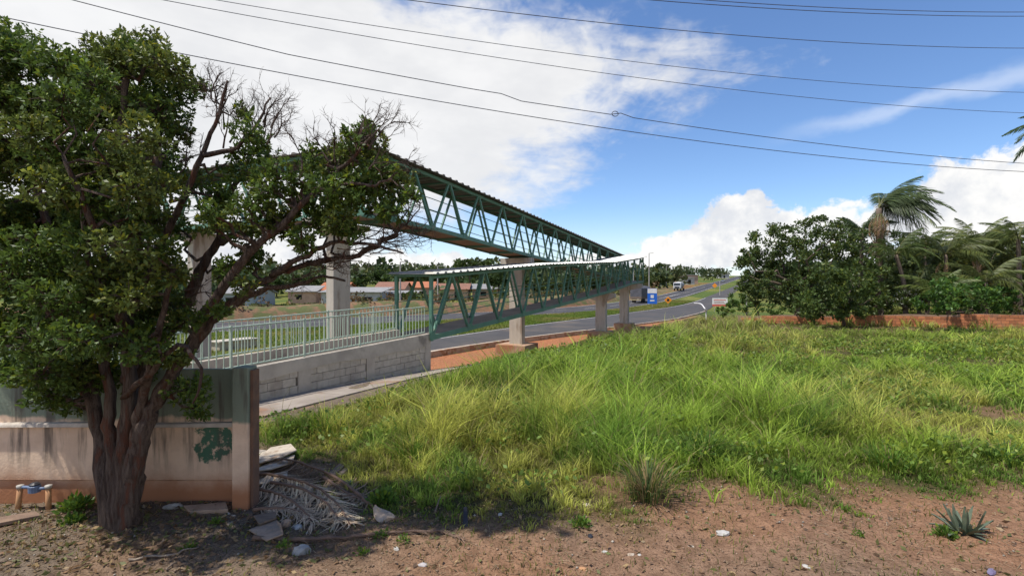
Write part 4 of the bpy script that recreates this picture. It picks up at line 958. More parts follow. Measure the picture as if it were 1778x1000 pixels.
# ------------------------------------------------------------------ litter and debris on the soil
M_wood = mat('grey_wood', (.20, .15, .11), (.13, .10, .08), scale=5, rough=.9, bump=.5, stretch=(1, 6, 6))
def rock(name, px, py, size, m, label, cat, sq=(1, 1, .6), seed=0, rz=None, tilt=(0, 0)):
    g = random.Random(seed); b = unproj(px, py); mb = MB(); k = 10; rings = [(.55, -.35), (.95, -.15), (1, .25), (.82, .7), (.35, .95)]
    for r, z in rings:
        for j in range(k):
            a = 2*math.pi*j/k; q = r*(.8+.4*g.random()); mb.v.append((math.cos(a)*q*size*sq[0], math.sin(a)*q*size*sq[1], (z+.15*(g.random()-.5))*size*sq[2]))
    for i in range(4):
        for j in range(k): mb.f.append((i*k+j, i*k+(j+1) % k, (i+1)*k+(j+1) % k, (i+1)*k+j))
    mb.f += [tuple(reversed(range(k))), tuple(4*k+j for j in range(k))]
    o = mb.build(name, m); o.location = b; o.rotation_euler = (tilt[0], tilt[1], g.random()*6 if rz is None else rz); return tag(o, label, cat)
def plate(name, pts, thick, m, label, cat, lift=.01, bend=0.0, tilt=0.0):
    """a broken slab: outline given as photo pixels on the ground"""
    P = [unproj(*q) for q in pts]; c = sum(P, Vector())/len(P); n = len(P); top = []; bot = []
    for i, p in enumerate(P):
        d = p-c; h = lift+tilt*d.x+bend*d.length**2; top.append((d.x, d.y, h+thick)); bot.append((d.x, d.y, h))
    f = [tuple(range(n)), tuple(reversed(range(n, 2*n)))]+[(i, i+n, (i+1) % n+n, (i+1) % n) for i in range(n)]
    mb = MB().poly(top+bot, f); o = mb.build(name, m, bevel=.004); o.location = c; return tag(o, label, cat)
M_cem = mat('cement_sheet', (.50, .43, .34), (.38, .32, .25), scale=8, rough=.9, bump=.5, c3=(.25, .17, .11), s3=5, t3=(.5, .65))
M_tile = mat('clay_tile', (.40, .29, .21), (.30, .21, .15), scale=8, rough=.9, bump=.4, c3=(.24, .20, .16), s3=5, t3=(.5, .65))
for i, (pts, lab, lf, tl) in enumerate([([(437, 818), (470, 790), (505, 783), (515, 795), (490, 808), (445, 824)], 'uppermost pale cement sheet of the heap behind the end post', .17, .05),
        ([(437, 832), (480, 806), (512, 799), (508, 812), (470, 826)], 'middle pale cement sheet of the heap behind the end post', .10, .06),
        ([(436, 846), (470, 828), (500, 822), (498, 834), (460, 846)], 'bottom cement sheet of the heap behind the end post', .03, .04),
        ([(436, 800), (450, 785), (462, 788), (458, 800), (444, 812)], 'grey broken cement piece leaning by the end post', .06, .1)]):
    plate('cement_sheet', pts, .02, M_cem, lab, 'debris', lf*.65, 0, tl)
plate('bent_tile', [(432, 925), (478, 908), (488, 925), (492, 940), (462, 946)], .015, M_tile, 'bent brown tile lying right of the end post', 'debris', .07, -.5, .1)
plate('timber_scrap', [(440, 908), (478, 898), (480, 912), (450, 920)], .02, M_wood, 'grey wooden scrap behind the bent tile', 'debris', .05, 0, .0)
rock('rubble_block', 523, 960, .085, mat('rubble', (.42, .41, .38), (.28, .27, .25), scale=14, rough=.9, bump=.6), 'pale grey rubble block with dark side below the bent tile', 'rubble', (1.1, .7, .9), 4, .4)
rock('rubble_stone', 517, 917, .05, mat('rubble', (1, 1, 1)), 'small grey rubble stone among the dry fronds', 'rubble', seed=6)
rock('rubble_stone', 497, 915, .06, M_tile, 'brown clod beside the bent tile', 'rubble', (1, .7, 1.2), 7)
rock('green_ball', 602, 845, .075, mat('green_rind', (.05, .16, .10), (.035, .11, .07), scale=12, rough=.5), 'dark green fruit lying at the grass edge', 'fruit', (1.2, .9, .8), 9, .3)
plate('wood_scrap', [(568, 830), (590, 812), (598, 818), (578, 836)], .03, M_wood, 'split grey wood scrap at the grass edge', 'wood', .03)
plate('wood_scrap', [(586, 828), (605, 812), (608, 818), (592, 832)], .025, M_tile, 'brown wood splinter beside the green fruit', 'wood', .02)
plate('fallen_plank', [(-40, 912), (62, 896), (72, 902), (-40, 924)], .04, mat('plank_wood', (.25, .17, .12), (.17, .115, .085), scale=6, rough=.85, bump=.4), 'weathered plank lying on the soil at the left border', 'plank', .01)
plate('paving_slab', [(318, 884), (392, 878), (396, 892), (330, 896)], .05, M_tile, 'low brown slab against the foot of the wall', 'slab', -.01)
rock('soil_clod', 300, 882, .07, mat('rubble', (1, 1, 1)), 'grey lump under the wall right of the trunk', 'stone', (1.6, .7, .6), 12, .3)
def stick(name, pts, r, m, label, cat='stick', lift=.02, child=None):
    P = [unproj(*q[:2])+Vector((0, 0, lift+(q[2] if len(q) > 2 else 0))) for q in pts]; P = subdiv(P, 3, .006); n = len(P); c = P[0].copy()
    mb = MB().tube([p-c for p in P], [r*(1-.6*k/(n-1)) for k in range(n)], 6); o = mb.build(name, m, smooth=True); o.location = c; return tag(o, label, cat)
stick('fallen_stick', [(225, 978), (270, 972), (300, 968), (325, 961), (345, 955)], .013, mat('pale_stick', (.30, .24, .18), (.19, .15, .12), scale=9), 'crooked pale stick on the soil below the tree')
stick('fallen_stick', [(288, 998), (300, 985), (312, 975)], .010, M_wood, 'short stick at the lower border below the tree')
stick('fallen_stick', [(755, 898, .0), (760, 888, .06), (764, 880, .10)], .012, M_wood, 'short upright stick at the grass edge')
o = plate('plastic_shard', [(802, 925), (806, 900), (812, 900), (814, 918), (810, 926)], .012, M_dark, 'upright dark plastic shard at the grass edge', 'litter', .01); o.rotation_euler = (R(48), 0, 0)
for px, py, s_, m, lab in [(1255, 927, .065, M_white, 'crumpled white plastic bag on the right part of the soil'), (688, 956, .030, M_white, 'white plastic cap below the dry branch'),
                           (735, 983, .040, mat('grey_plastic', (.40, .37, .36), (.3, .28, .27), scale=9), 'round grey lid near the lower border'), (1018, 878, .045, M_cem, 'pale stone at the grass edge left of the half dry tussock'),
                           (868, 894, .030, M_white, 'flat white scrap at the grass edge'), (1012, 990, .030, M_clay, 'orange pebble near the lower border'), (1050, 962, .026, M_white, 'small white scrap in the middle of the soil'),
                           (1095, 965, .034, M_cem, 'pale stone in the middle of the soil'), (1110, 966, .026, M_white, 'white scrap beside the pale stone'), (1025, 935, .034, M_dark, 'dark stone beside the bright little weed'),
                           (1400, 985, .03, M_white, 'white stone near the lower border on the right'), (1200, 950, .028, M_cem, 'pale flat stone left of the white bag'), (905, 868, .035, mat('yellow_leaf', (.42, .28, .06), (.3, .2, .05), scale=9), 'curled yellow leaf at the grass edge'),
                           (395, 893, .028, M_white, 'first white stone at the foot of the end post'), (405, 897, .024, M_cem, 'second pale stone at the foot of the end post'), (400, 912, .04, M_tile, 'brown stone in front of the end post')]:
    rock('litter_piece', px, py, s_, m, lab, 'litter', (1.2, .8, .55), int(px))
rock('purple_wrapper', 1722, 997, .05, mat('wrapper', (.13, .10, .18), (.2, .18, .25), scale=12, rough=.4), 'dark purple wrapper at the lower right border', 'litter', (1.5, .6, .4), 3)
# dry palm fronds
def dry_frond(pts, label, leaf, n, col, width, seed, spread=.9, base=False):
    g = np.random.default_rng(seed); P = [unproj(*q[:2])+Vector((0, 0, q[2]*.6+.01)) for q in pts]; P = subdiv(P, 5, .004); N_ = len(P); c = P[0].copy()
    e = empty('dry_palm_frond', c, label, 'palm frond', 'fallen palm fronds')
    MB().tube(P, [.022*(1-.75*k/(N_-1))+.003 for k in range(N_)], 6).build('rachis', mat('rachis_brown', (.19, .12, .085), (.12, .08, .06), scale=9, rough=.8), e, smooth=True)
    if base:
        b = P[0]; d = (P[0]-P[3]).normalized(); s_ = d.cross(Vector((0, 0, 1))).normalized(); pr = [(.0, .03), (.08, .06), (.18, .10), (.28, .11), (.34, .09)]
        v = []; f = []
        for L_, w_ in pr: v += [b+d*L_-s_*w_+Vector((0, 0, .03)), b+d*L_+Vector((0, 0, .065)), b+d*L_+s_*w_+Vector((0, 0, .03)), b+d*L_+Vector((0, 0, .015))]
        for i in range(4):
            for j in range(4): f.append((i*4+j, i*4+(j+1) % 4, i*4+4+(j+1) % 4, i*4+4+j))
        f += [(3, 2, 1, 0), (16, 17, 18, 19)]
        MB().poly(v, f).build('frond_base', mat('frond_sheath', (.50, .38, .27), (.38, .28, .2), scale=7, rough=.85, bump=.3), e, smooth=False)
    V_ = []; Q_ = []; C_ = []; o = 0
    for sgn in (-1, 1):
        for j in range(n):
            t = .12+.88*(j+g.random())/n; k = min(int(t*(N_-1)), N_-2); p = P[k].lerp(P[k+1], t*(N_-1)-k); d = (P[k+1]-P[k]).normalized(); s_ = d.cross(Vector((0, 0, 1))).normalized()*sgn
            l = leaf*(.35+.85*g.random())*(1-.35*t); dr = (d*(.45+.6*g.random())+s_*spread*(.35+.8*g.random())+Vector((g.normal(), g.normal(), 0))*.28).normalized(); w_ = width*(.6+.8*g.random()); u = dr.cross(Vector((0, 0, 1))).normalized()*w_
            q = [p, p+dr*l*.5, p+(dr+d*.25*g.normal()).normalized()*l]
            for z_, f_ in zip(q[1:], (.5, 1)): z_.z = gz(z_.x, z_.y)+.012+.03*g.random()*(1.4-f_)+.5*max(0, p.z-gz(p.x, p.y))*(1-f_*.8)
            V_ += [tuple(q[0]-u), tuple(q[0]+u), tuple(q[1]+u), tuple(q[1]-u), tuple(q[2]+u*.2), tuple(q[2]-u*.2)]; Q_ += [[o, o+1, o+2, o+3], [o+3, o+2, o+4, o+5]]; o += 6
            cc = np.array(col)*(.6+.8*g.random())*(np.array([1.25, 1.2, 1.2]) if g.random() < .25*t+.05 else 1)
            C_ += [list(np.clip(cc*.85, 0, .7))]*4+[list(np.clip(cc*1.2, 0, .7))]*2
    link('leaflets', np_mesh('leaflets', np.array(V_), np.array(Q_), np.array(C_)), mat('dry_leaflet', (1, 1, 1), (.8, .8, .8), scale=15, rough=.85, attr='Col'), e)
    return e
dry_frond([(445, 838, .20), (490, 846, .22), (540, 858, .18), (580, 880, .10), (608, 915, .03)], 'pale dry palm frond with white frayed tips ending right of the heap', .42, 90, (.58, .43, .28), .007, 1)
dry_frond([(440, 862, .14), (480, 868, .13), (515, 885, .08), (540, 905, .03)], 'short dry palm frond nearest the bent tile', .34, 70, (.52, .38, .25), .006, 2)
dry_frond([(652, 890, .04), (610, 858, .12), (560, 832, .18), (500, 815, .20), (455, 812, .2)], 'brown dry palm frond with a broad spade shaped base', .42, 90, (.38, .25, .16), .006, 3, base=True)
dry_frond([(440, 892, .06), (480, 890, .07), (520, 896, .04), (545, 915, .02)], 'grey matted palm frond under the others', .34, 70, (.46, .34, .23), .007, 4)
dry_frond([(440, 938, .03), (520, 944, .03), (600, 940, .03), (680, 930, .03), (760, 928, .03), (800, 938, .02)], 'long thin dry branch with feathery brown end across the soil', .20, 70, (.22, .15, .10), .003, 5, spread=.25)
dry_frond([(470, 852, .16), (520, 862, .16), (565, 885, .10), (590, 912, .04)], 'tan dry palm frond lying across the middle of the heap', .40, 80, (.55, .40, .25), .007, 7)
dry_frond([(560, 838, .10), (600, 862, .07), (640, 880, .04)], 'short brown frond scrap pointing at the grass', .26, 50, (.40, .28, .18), .006, 8)
# agave
ag = unproj(1672, 928); e = empty('agave_plant', ag, 'spiky grey green agave on the bare soil at the lower right', 'agave')
M_ag = mat('agave_leaf', (.13, .155, .10), (.075, .10, .065), scale=7, rough=.55, spec=.4, c3=(.27, .25, .15), s3=5, t3=(.6, .75))
random.seed(12)
for i in range(24):
    a = i*2.4+random.uniform(-.2, .2); out = .15+.85*(i/24); L = random.uniform(.20, .34)*(1 if i < 17 else .85); d = Vector((math.cos(a)*out-.12, math.sin(a)*out, 1.15-out*.85)).normalized(); s_ = d.cross(Vector((0, 0, 1))).normalized(); up = s_.cross(d)
    b = ag+Vector((math.cos(a)*.06*(i/24+.4)+random.gauss(0, .04), math.sin(a)*.05, .0)); v = []; f = []
    for t, w_ in ((0, .022), (.25, .026), (.55, .024), (.82, .014), (1, .002)):
        p = b+d*L*t+Vector((0, 0, -.07*out*t*t)); v += [p-s_*w_+up*.008, p-up*.007, p+s_*w_+up*.008]
    for k in range(4): f += [(k*3, k*3+1, k*3+4, k*3+3), (k*3+1, k*3+2, k*3+5, k*3+4), (k*3+2, k*3, k*3+3, k*3+5)]
    MB().poly(v, f).build('leaf', M_ag, e, smooth=False)

# ------------------------------------------------------------------ brick wall on the right
bk = empty('brick_wall', (24, 35.5, 0), 'low red brick wall running along the far side of the lot', 'wall')
M_brick = mat('red_brick', (.52, .20, .09), (.40, .155, .075), scale=3, rough=.9, rnd=.22, bump=.3, c3=(.22, .12, .08), s3=.8, t3=(.55, .7)); M_bmort = mat('brick_mortar', (.34, .22, .15), (.26, .17, .12), scale=5, rough=.95)
A0 = Vector((44.0, 25.6, 0)); A1 = Vector((17.2, 39.0, 0)); wd_ = (A1-A0); WL = wd_.length; wd_.normalize(); wn = Vector((wd_.y, -wd_.x, 0));
if wn.y > 0: wn = -wn
def wtopb(t): return 1.22-.72*(t/WL)**1.4+.04*math.sin(t*1.7)
v = []; f = []; n = 40
for i in range(n+1):
    t = WL*i/n; p = A0+wd_*t; g = gz(p.x, p.y)
    for o_, z in ((0, g-.2), (-.13, g-.2), (-.13, wtopb(t)-.02), (0, wtopb(t)-.02)): q = p+wn*o_; v.append((q.x, q.y, z))
for i in range(n):
    for j in range(4): f.append((i*4+j, i*4+4+j, i*4+4+(j+1) % 4, i*4+(j+1) % 4))
f += [(3, 2, 1, 0), (n*4, n*4+1, n*4+2, n*4+3)]
MB().poly(v, f).build('wall_core', M_bmort, bk)
BL, BH = .40, .19                          # large hollow bricks laid flat; the 300 that show largest are single pieces
bme = MB().frame((0, 0, 0), wd_, wn, (0, 0, 1), (0, -.05, 0), (BL-.02, .022, BH-.018)).mesh('brick'); bme.materials.append(M_brick)
cand = []
for row in range(8):
    t = (BL/2 if row % 2 else 0)
    while t < WL-BL:
        p = A0+wd_*(t+BL/2); g = gz(p.x, p.y); z = row*BH-.02
        if z+BH < wtopb(t)+.02 and z > g-.05:
            px = 889+F*p.x/p.y
            if px < 1860: cand.append((p.y+ (0 if row > 1 else 6), t, z))
        t += BL
cand.sort(); rest = MB()
for i, (_, t, z) in enumerate(cand):
    p = A0+wd_*t+wn*random.uniform(-.006, .008)
    if i < 300:
        o = bpy.data.objects.new('brick', bme); COL.objects.link(o); o.parent = bk; o.matrix_parent_inverse = world_inv(bk); o.location = (p.x, p.y, z)
    else: rest.frame((p.x, p.y, z), wd_, wn, (0, 0, 1), (0, -.05, 0), (BL-.02, .022, BH-.018))
if rest.v: tag(rest.build('brick_courses', M_brick, bk), kind='stuff')

# ------------------------------------------------------------------ power lines and their poles
M_wire = mat('wire', (.075, .08, .10), (.06, .065, .085), scale=3, rough=.6)
WD = Vector((.966, .26, 0)); wires = [  # name, label, height at the right border, photo points
    ('upper of the close pair of wires at the top right', 10.6, [(1192, 0), (1485, 13.5), (1778, 22.5)]), ('lower of the close pair of wires at the top right', 10.4, [(1106, 0), (1400, 17), (1778, 29.5)]),
    ('single dark wire just below the close pair', 10.0, [(658, 0), (900, 22), (1300, 57), (1778, 87)]), ('thin grey wire crossing above the cloud tip', 8.6, [(344, 0), (900, 78), (1300, 127), (1778, 163)]),
    ('dark wire just under the thin grey wire', 8.0, [(268, 0), (600, 57), (900, 104), (1300, 159), (1778, 197)]), ('kinked wire with a small loop above the footbridge', 6.4, [(124, 0), (500, 95), (820, 155), (870, 163), (905, 176), (1060, 199), (1078, 197), (1100, 205), (1400, 247), (1778, 284)]),
    ('lowest wire passing behind the tree top', 6.3, [(10, 18), (300, 92), (600, 155), (900, 206), (1300, 257), (1778, 295)])]
POL = Vector((0, 0, 0))
def wire_line(zr, pr): d = (zr-CAMZ)*F/(500-pr); return Vector((d*(1778-889)/F, d, 0))
PERP = []
for lab, zr, pts in wires:
    P0 = wire_line(zr, pts[-1][1]); ts = []; zs = []
    for px, py in pts:
        k = (px-889)/F; t = (k*P0.y-P0.x)/(WD.x-k*WD.y); d = P0.y+WD.y*t; ts.append(t); zs.append(CAMZ+(500-py)/F*d)
    ts = np.array(ts); zs = np.array(zs); cq = .0028
    co_ = np.linalg.lstsq(np.stack([np.ones(len(ts)), ts], 1), zs-cq*ts**2, rcond=None)[0]
    zfun = lambda t: co_[0]+co_[1]*t+cq*t*t
    kink = [] if 'kinked' not in lab else list(zip(ts, zs-np.array([zfun(t) for t in ts])))
    T0, T1 = -36.0, 16.0; L_ = []
    tt = sorted(list(np.linspace(T0, T1, 60))+([t for t, _ in kink]+[t+.25 for t, _ in kink] if kink else []))
    for t in tt:
        z = zfun(t)+(np.interp(t, [min(ts)-8]+[q[0] for q in sorted(kink)]+[max(ts)+8], [0]+[q[1] for q in sorted(kink)]+[0]) if kink else 0); q = P0+WD*t; L_.append(Vector((q.x, q.y, z)))
    c = L_[0].copy(); o = MB().tube([p-c for p in L_], .009 if 'thin' not in lab else .007, 5).build('power_wire', M_wire, smooth=True); o.location = c; tag(o, lab, 'wire', 'overhead wires')
    if kink:
        k = (1068-889)/F; t = (k*P0.y-P0.x)/(WD.x-k*WD.y); q = P0+WD*t; z = zfun(t)-.0; ring = [Vector((q.x, q.y, z))-c+Vector((.075*math.cos(a), 0, .06*math.sin(a))) for a in np.linspace(0, 6.28, 13)]
        MB().tube(ring, .009, 5, cap=False).build('wire_loop', M_wire, o).matrix_parent_inverse = Matrix.Identity(4)
    PERP.append((L_[0], L_[-1]))
for side, lab in ((0, 'concrete utility pole holding the left ends of the wires'), (1, 'concrete utility pole holding the right ends of the wires')):
    c = sum((q[side] for q in PERP), Vector())/len(PERP); zt = max(q[side].z for q in PERP)+.4; g = gz(c.x, c.y); e = empty('utility_pole', (c.x, c.y, g), lab, 'utility pole')
    MB().tube([(c.x, c.y, g-.5), (c.x, c.y, zt)], [.17, .11], 10).build('pole', M_conc, e, smooth=True)
    for q in PERP: MB().bar((c.x, c.y, q[side].z-.03), (q[side].x, q[side].y, q[side].z-.03), .07, .07).build('cross_arm', M_wood, e)

# ------------------------------------------------------------------ vehicles
M_tyre = mat('tyre', (.02, .02, .02), (.03, .03, .03), rough=.9); M_glass = mat('dark_glass', (.02, .025, .03), (.03, .035, .04), rough=.1, spec=.6)
def vehicle_axes(s, p):
    c = SP(s, p); d2 = SP(s+3, p+(HF(s+3)-HF(s)))-c; d2.normalize(); return c, d2, Vector((-d2.y, d2.x, 0))
def truck(s, p, label, facing, body_col, cab_col, load, L=9.0):
    c, d, n_ = vehicle_axes(s, p); g = gz(c.x, c.y)+.06; d = d*facing; n_ = Vector((-d.y, d.x, 0)); e = empty('truck', (c.x, c.y, g), label, 'truck', 'trucks on the highway')
    o = Vector((c.x, c.y, g)); Z = (0, 0, 1); Mb = mat('truck_body_'+load, body_col, None, scale=1.5, rough=.7, bump=.2); Mc = mat('truck_cab_'+load, cab_col, None, scale=3, rough=.35, spec=.5)
    MB().frame(o, d, n_, Z, (-L/2, -1.1, .75), (L/2-.2, 1.1, 1.0)).build('chassis', M_dark, e)
    if load == 'tarp':
        P = [(-1.25, 1.0), (-1.25, 3.1), (-.8, 3.5), (0, 3.62), (.8, 3.5), (1.25, 3.1), (1.25, 1.0)]; v = [o+d*x+n_*a+Vector((0, 0, z)) for x in (-L/2, L/2-2.4) for a, z in P]
        MB().poly(v, [tuple(range(7)), tuple(reversed(range(7, 14)))]+[(i, i+7, (i+1) % 7+7, (i+1) % 7) for i in range(7)]).build('tarpaulin', Mb, e)
        MB().frame(o, d, n_, Z, (-L/2-.05, -1.27, .8), (L/2-2.4, 1.27, 1.25)).build('side_board', M_wood, e)
        MB().frame(o, d, n_, Z, (-L/2-.1, -1.2, .45), (-L/2-.06, 1.2, .7)).build('bumper', mat('bumper_pale', (.4, .33, .2)), e)
    else:
        pts = [o+d*x+Vector((0, 0, 2.05)) for x in (-L/2, -L/2+.4, L/2-2.8, L/2-2.5)]; MB().tube(pts, [.75, 1.12, 1.12, .75], 14).build('tank', Mb, e, smooth=True)
    v = []
    for x, z in ((L/2-2.1, .7), (L/2, .7), (L/2, 1.7), (L/2-.25, 2.75), (L/2-2.1, 2.85)):
        for a in (-1.2, 1.2): v.append(o+d*x+n_*a+Vector((0, 0, z)))
    MB().poly(v, [(0, 2, 4, 6, 8), (9, 7, 5, 3, 1), (0, 1, 3, 2), (2, 3, 5, 4), (4, 5, 7, 6), (6, 7, 9, 8), (8, 9, 1, 0)]).build('cab', Mc, e, bevel=.05)
    v = [o+d*(L/2+.012)+n_*-1.05+Vector((0, 0, 1.72)), o+d*(L/2+.012)+n_*1.05+Vector((0, 0, 1.72)), o+d*(L/2-.19)+n_*1.05+Vector((0, 0, 2.6)), o+d*(L/2-.19)+n_*-1.05+Vector((0, 0, 2.6))]
    MB().poly(v+[q-d*.02 for q in v], [(0, 1, 2, 3), (7, 6, 5, 4), (0, 4, 5, 1), (1, 5, 6, 2), (2, 6, 7, 3), (3, 7, 4, 0)]).build('windscreen', M_glass, e)
    MB().frame(o, d, n_, Z, (L/2+.003, -.8, .8), (L/2+.05, .8, 1.4)).build('grille', M_dark, e)
    for a in (-.95, .95): MB().frame(o, d, n_, Z, (L/2+.004, a-.17, .85), (L/2+.06, a+.17, 1.1)).build('headlight', M_white, e)
    for x in (-L/2+1.2, -L/2+2.4, L/2-1.2):
        for a in (-1.0, 1.0):
            q = o+d*x+n_*a+Vector((0, 0, .5)); MB().tube([q-n_*.15, q+n_*.15], .5, 14).build('wheel', M_tyre, e)
    return e
q = unproj(1117, 527); s, p = to_sp(q.x, q.y); truck(s+4, p+1.0, 'grey tarpaulin covered truck driving away beside the far pier', 1, (.11, .11, .125), (.3, .3, .3), 'tarp', 9)
q = unproj(1168, 505.5); s, p = to_sp(q.x, q.y); truck(s+4, p-1.6, 'white tank truck coming towards us on the far lane', -1, (.42, .41, .38), (.66, .68, .70), 'tank', 10)
def small_car(px, py, label, col):
    q = unproj(px, py); s, p = to_sp(q.x, q.y); c, d, n_ = vehicle_axes(s, p); o = Vector((c.x, c.y, gz(c.x, c.y)+.06)); e = empty('car', o, label, 'car'); Z = (0, 0, 1)
    M_ = mat('car_paint_'+label[:6], col, None, scale=3, rough=.3, spec=.6)
    MB().frame(o, d, n_, Z, (-2.1, -.85, .3), (2.1, .85, .85)).build('body', M_, e, bevel=.1)
    v = []
    for z, x0, x1, hw in ((.852, -1.5, 1.2, .8), (1.42, -1.0, .5, .66)):
        for x, a in ((x0, -hw), (x1, -hw), (x1, hw), (x0, hw)): v.append(o+d*x+n_*a+Vector((0, 0, z)))
    MB().poly(v, [(0, 3, 2, 1), (4, 5, 6, 7), (0, 1, 5, 4), (1, 2, 6, 5), (2, 3, 7, 6), (3, 0, 4, 7)]).build('cabin', M_glass, e)
    for x in (-1.3, 1.3):
        for a in (-.78, .78): k = o+d*x+n_*a+Vector((0, 0, .31)); MB().tube([k-n_*.1, k+n_*.1], .31, 12).build('wheel', M_tyre, e)
small_car(1255, 489.5, 'pale blue car far up the highway', (.35, .45, .6))

# ------------------------------------------------------------------ road signs and board
M_pole = mat('sign_pole', (.42, .40, .37), (.32, .30, .28), scale=4, rough=.6)
def sign_at(px, py_base, w_, h_, zc, m, label, shape='rect', back=None, name='road_sign', legs=1, d_off=0, extra=None):
    b = unproj(px, py_base); f_ = (Vector((0, 0, 0))-b); f_.z = 0; f_.normalize(); r_ = Vector((-f_.y, f_.x, 0)); e = empty(name, b, label, 'sign'); Z = Vector((0, 0, 1))
    for k in range(legs):
        a = 0 if legs == 1 else (-.35+.7*k)*w_; q = b+r_*a-f_*.06; MB().tube([q+Vector((0, 0, -.4)), q+Vector((0, 0, zc+h_*.3))], .045, 8).build('pole', M_pole, e)
    c = b+Vector((0, 0, zc))
    if shape == 'rect': pts = [(-w_/2, -h_/2), (w_/2, -h_/2), (w_/2, h_/2), (-w_/2, h_/2)]
    elif shape == 'diamond': pts = [(0, -h_/2), (w_/2, 0), (0, h_/2), (-w_/2, 0)]
    else: pts = [(w_/2*math.cos(a), h_/2*math.sin(a)) for a in np.linspace(0, 2*math.pi, 9)[:-1]+math.pi/8]
    n = len(pts); v = [c+r_*x+Z*y+f_*t for t in (0, -.03) for x, y in pts]
    fr = MB().poly(v, [tuple(range(n)), tuple(reversed(range(n, 2*n)))]+[(i, i+n, (i+1) % n+n, (i+1) % n) for i in range(n)]).build('panel', m, e)
    for (x0, y0, x1, y1, mm, nm) in (extra or []):
        MB().frame(c, r_, f_, Z, (x0, .004, y0), (x1, .012, y1)).build(nm, mm, fr)
    return e
M_sblue = mat('sign_blue', (.02, .12, .50), (.025, .14, .55), rough=.4); M_sor = mat('sign_orange', (.75, .28, .03), (.7, .25, .03), rough=.4); M_sred = mat('sign_red', (.58, .12, .09), (.5, .10, .08), rough=.5)
M_swh = mat('sign_white', (.72, .70, .68), (.62, .6, .57), rough=.5); M_blk = mat('sign_black', (.02, .02, .02), rough=.5)
sign_at(1132.5, 535, 1.75, 2.9, 2.25, M_sblue, 'blue road sign with white top panel beside the far pier', extra=[(-.84, .55, .84, 1.42, M_swh, 'top_panel'), (-.28, -.35, .28, .25, M_swh, 'symbol'), (-.4, -.95, .4, -.7, M_swh, 'symbol')])
sign_at(1160, 533, 1.45, 1.45, 1.35, M_sor, 'orange diamond warning sign on the median grass', 'diamond', extra=[(-.22, -.22, .22, .22, M_blk, 'symbol')])
sign_at(1241, 503, 1.8, 1.8, 1.5, M_sor, 'small orange warning sign far along the median', 'diamond')
sign_at(1080, 546, .85, .85, 1.55, M_sred, 'red octagonal stop sign beside the end pier', 'oct', extra=[(-.30, -.07, .30, .07, M_swh, 'lettering')])
b = unproj(1250, 541)
sign_at(1250, 541, 2.35, 1.35, 1.55, M_swh, 'white board with red lower band at the corner of the lot', legs=2, name='notice_board', extra=[(-1.17, -.67, 1.17, -.36, M_sred, 'red_band'), (-.95, .30, .9, .42, M_sred, 'lettering'), (-.95, .02, .6, .14, mat('faded_ink', (.42, .30, .28), rough=.6), 'lettering'), (-.95, -.22, .75, -.12, mat('faded_ink', (1, 1, 1)), 'lettering')])
# white bent pipe barrier at the corner
q0 = unproj(1226, 556); q1 = unproj(1200, 540); e = empty('bent_pipe_rail', q0, 'white bent pipe guard at the street corner', 'guard rail'); P = [q0+Vector((0, 0, -.3)), q0+Vector((0, 0, 1.0)), q0+Vector((-.15, .3, 1.55)), q0.lerp(q1, .3)+Vector((0, 0, 1.75)), q0.lerp(q1, .75)+Vector((0, 0, 1.5))]
MB().tube(subdiv(P, 5), .075, 8).build('pipe', M_swh, e, smooth=True)
for px, py, lab in [(1296, 549, 'weathered wooden post at the left end of the grove')]:
    b = unproj(px, 552); tag(MB().tube([b+Vector((0, 0, -.2)), b+Vector((.05, 0, 1.6)), b+Vector((0, 0, 3.1))], [.10, .09, .08], 7).build('wooden_post', M_pole, smooth=True), lab, 'post')
# thin lamp posts and utility posts along the highway
for px, pyb, pyt, dist, lab in [(1100, 512, 452, 150, 'slender lamp post left of the round far tree'), (1127, 512, 440, 140, 'lattice mast beside the round far tree'), (1157, 497, 462, 210, 'white post on the far verge'), (1250, 512, 488, 145, 'thin post on the median left of the board'),
                                (695, 545, 455, 84, 'pale post among the houses behind the covered entry'), (760, 535, 462, 95, 'pale post behind the truss')]:
    x = (px-889)/F*dist; b = Vector((x, dist, gz(x, dist)-.2)); t = at(px, pyt, dist); e = empty('lamp_post', b, lab, 'post', 'posts along the highway')
    MB().tube([b, t], [.16, .10], 8).build('pole', M_pole, e); MB().bar(t, t+Vector((1.2, 0, .15)), .18, .1).build('lamp_arm', M_pole, e)

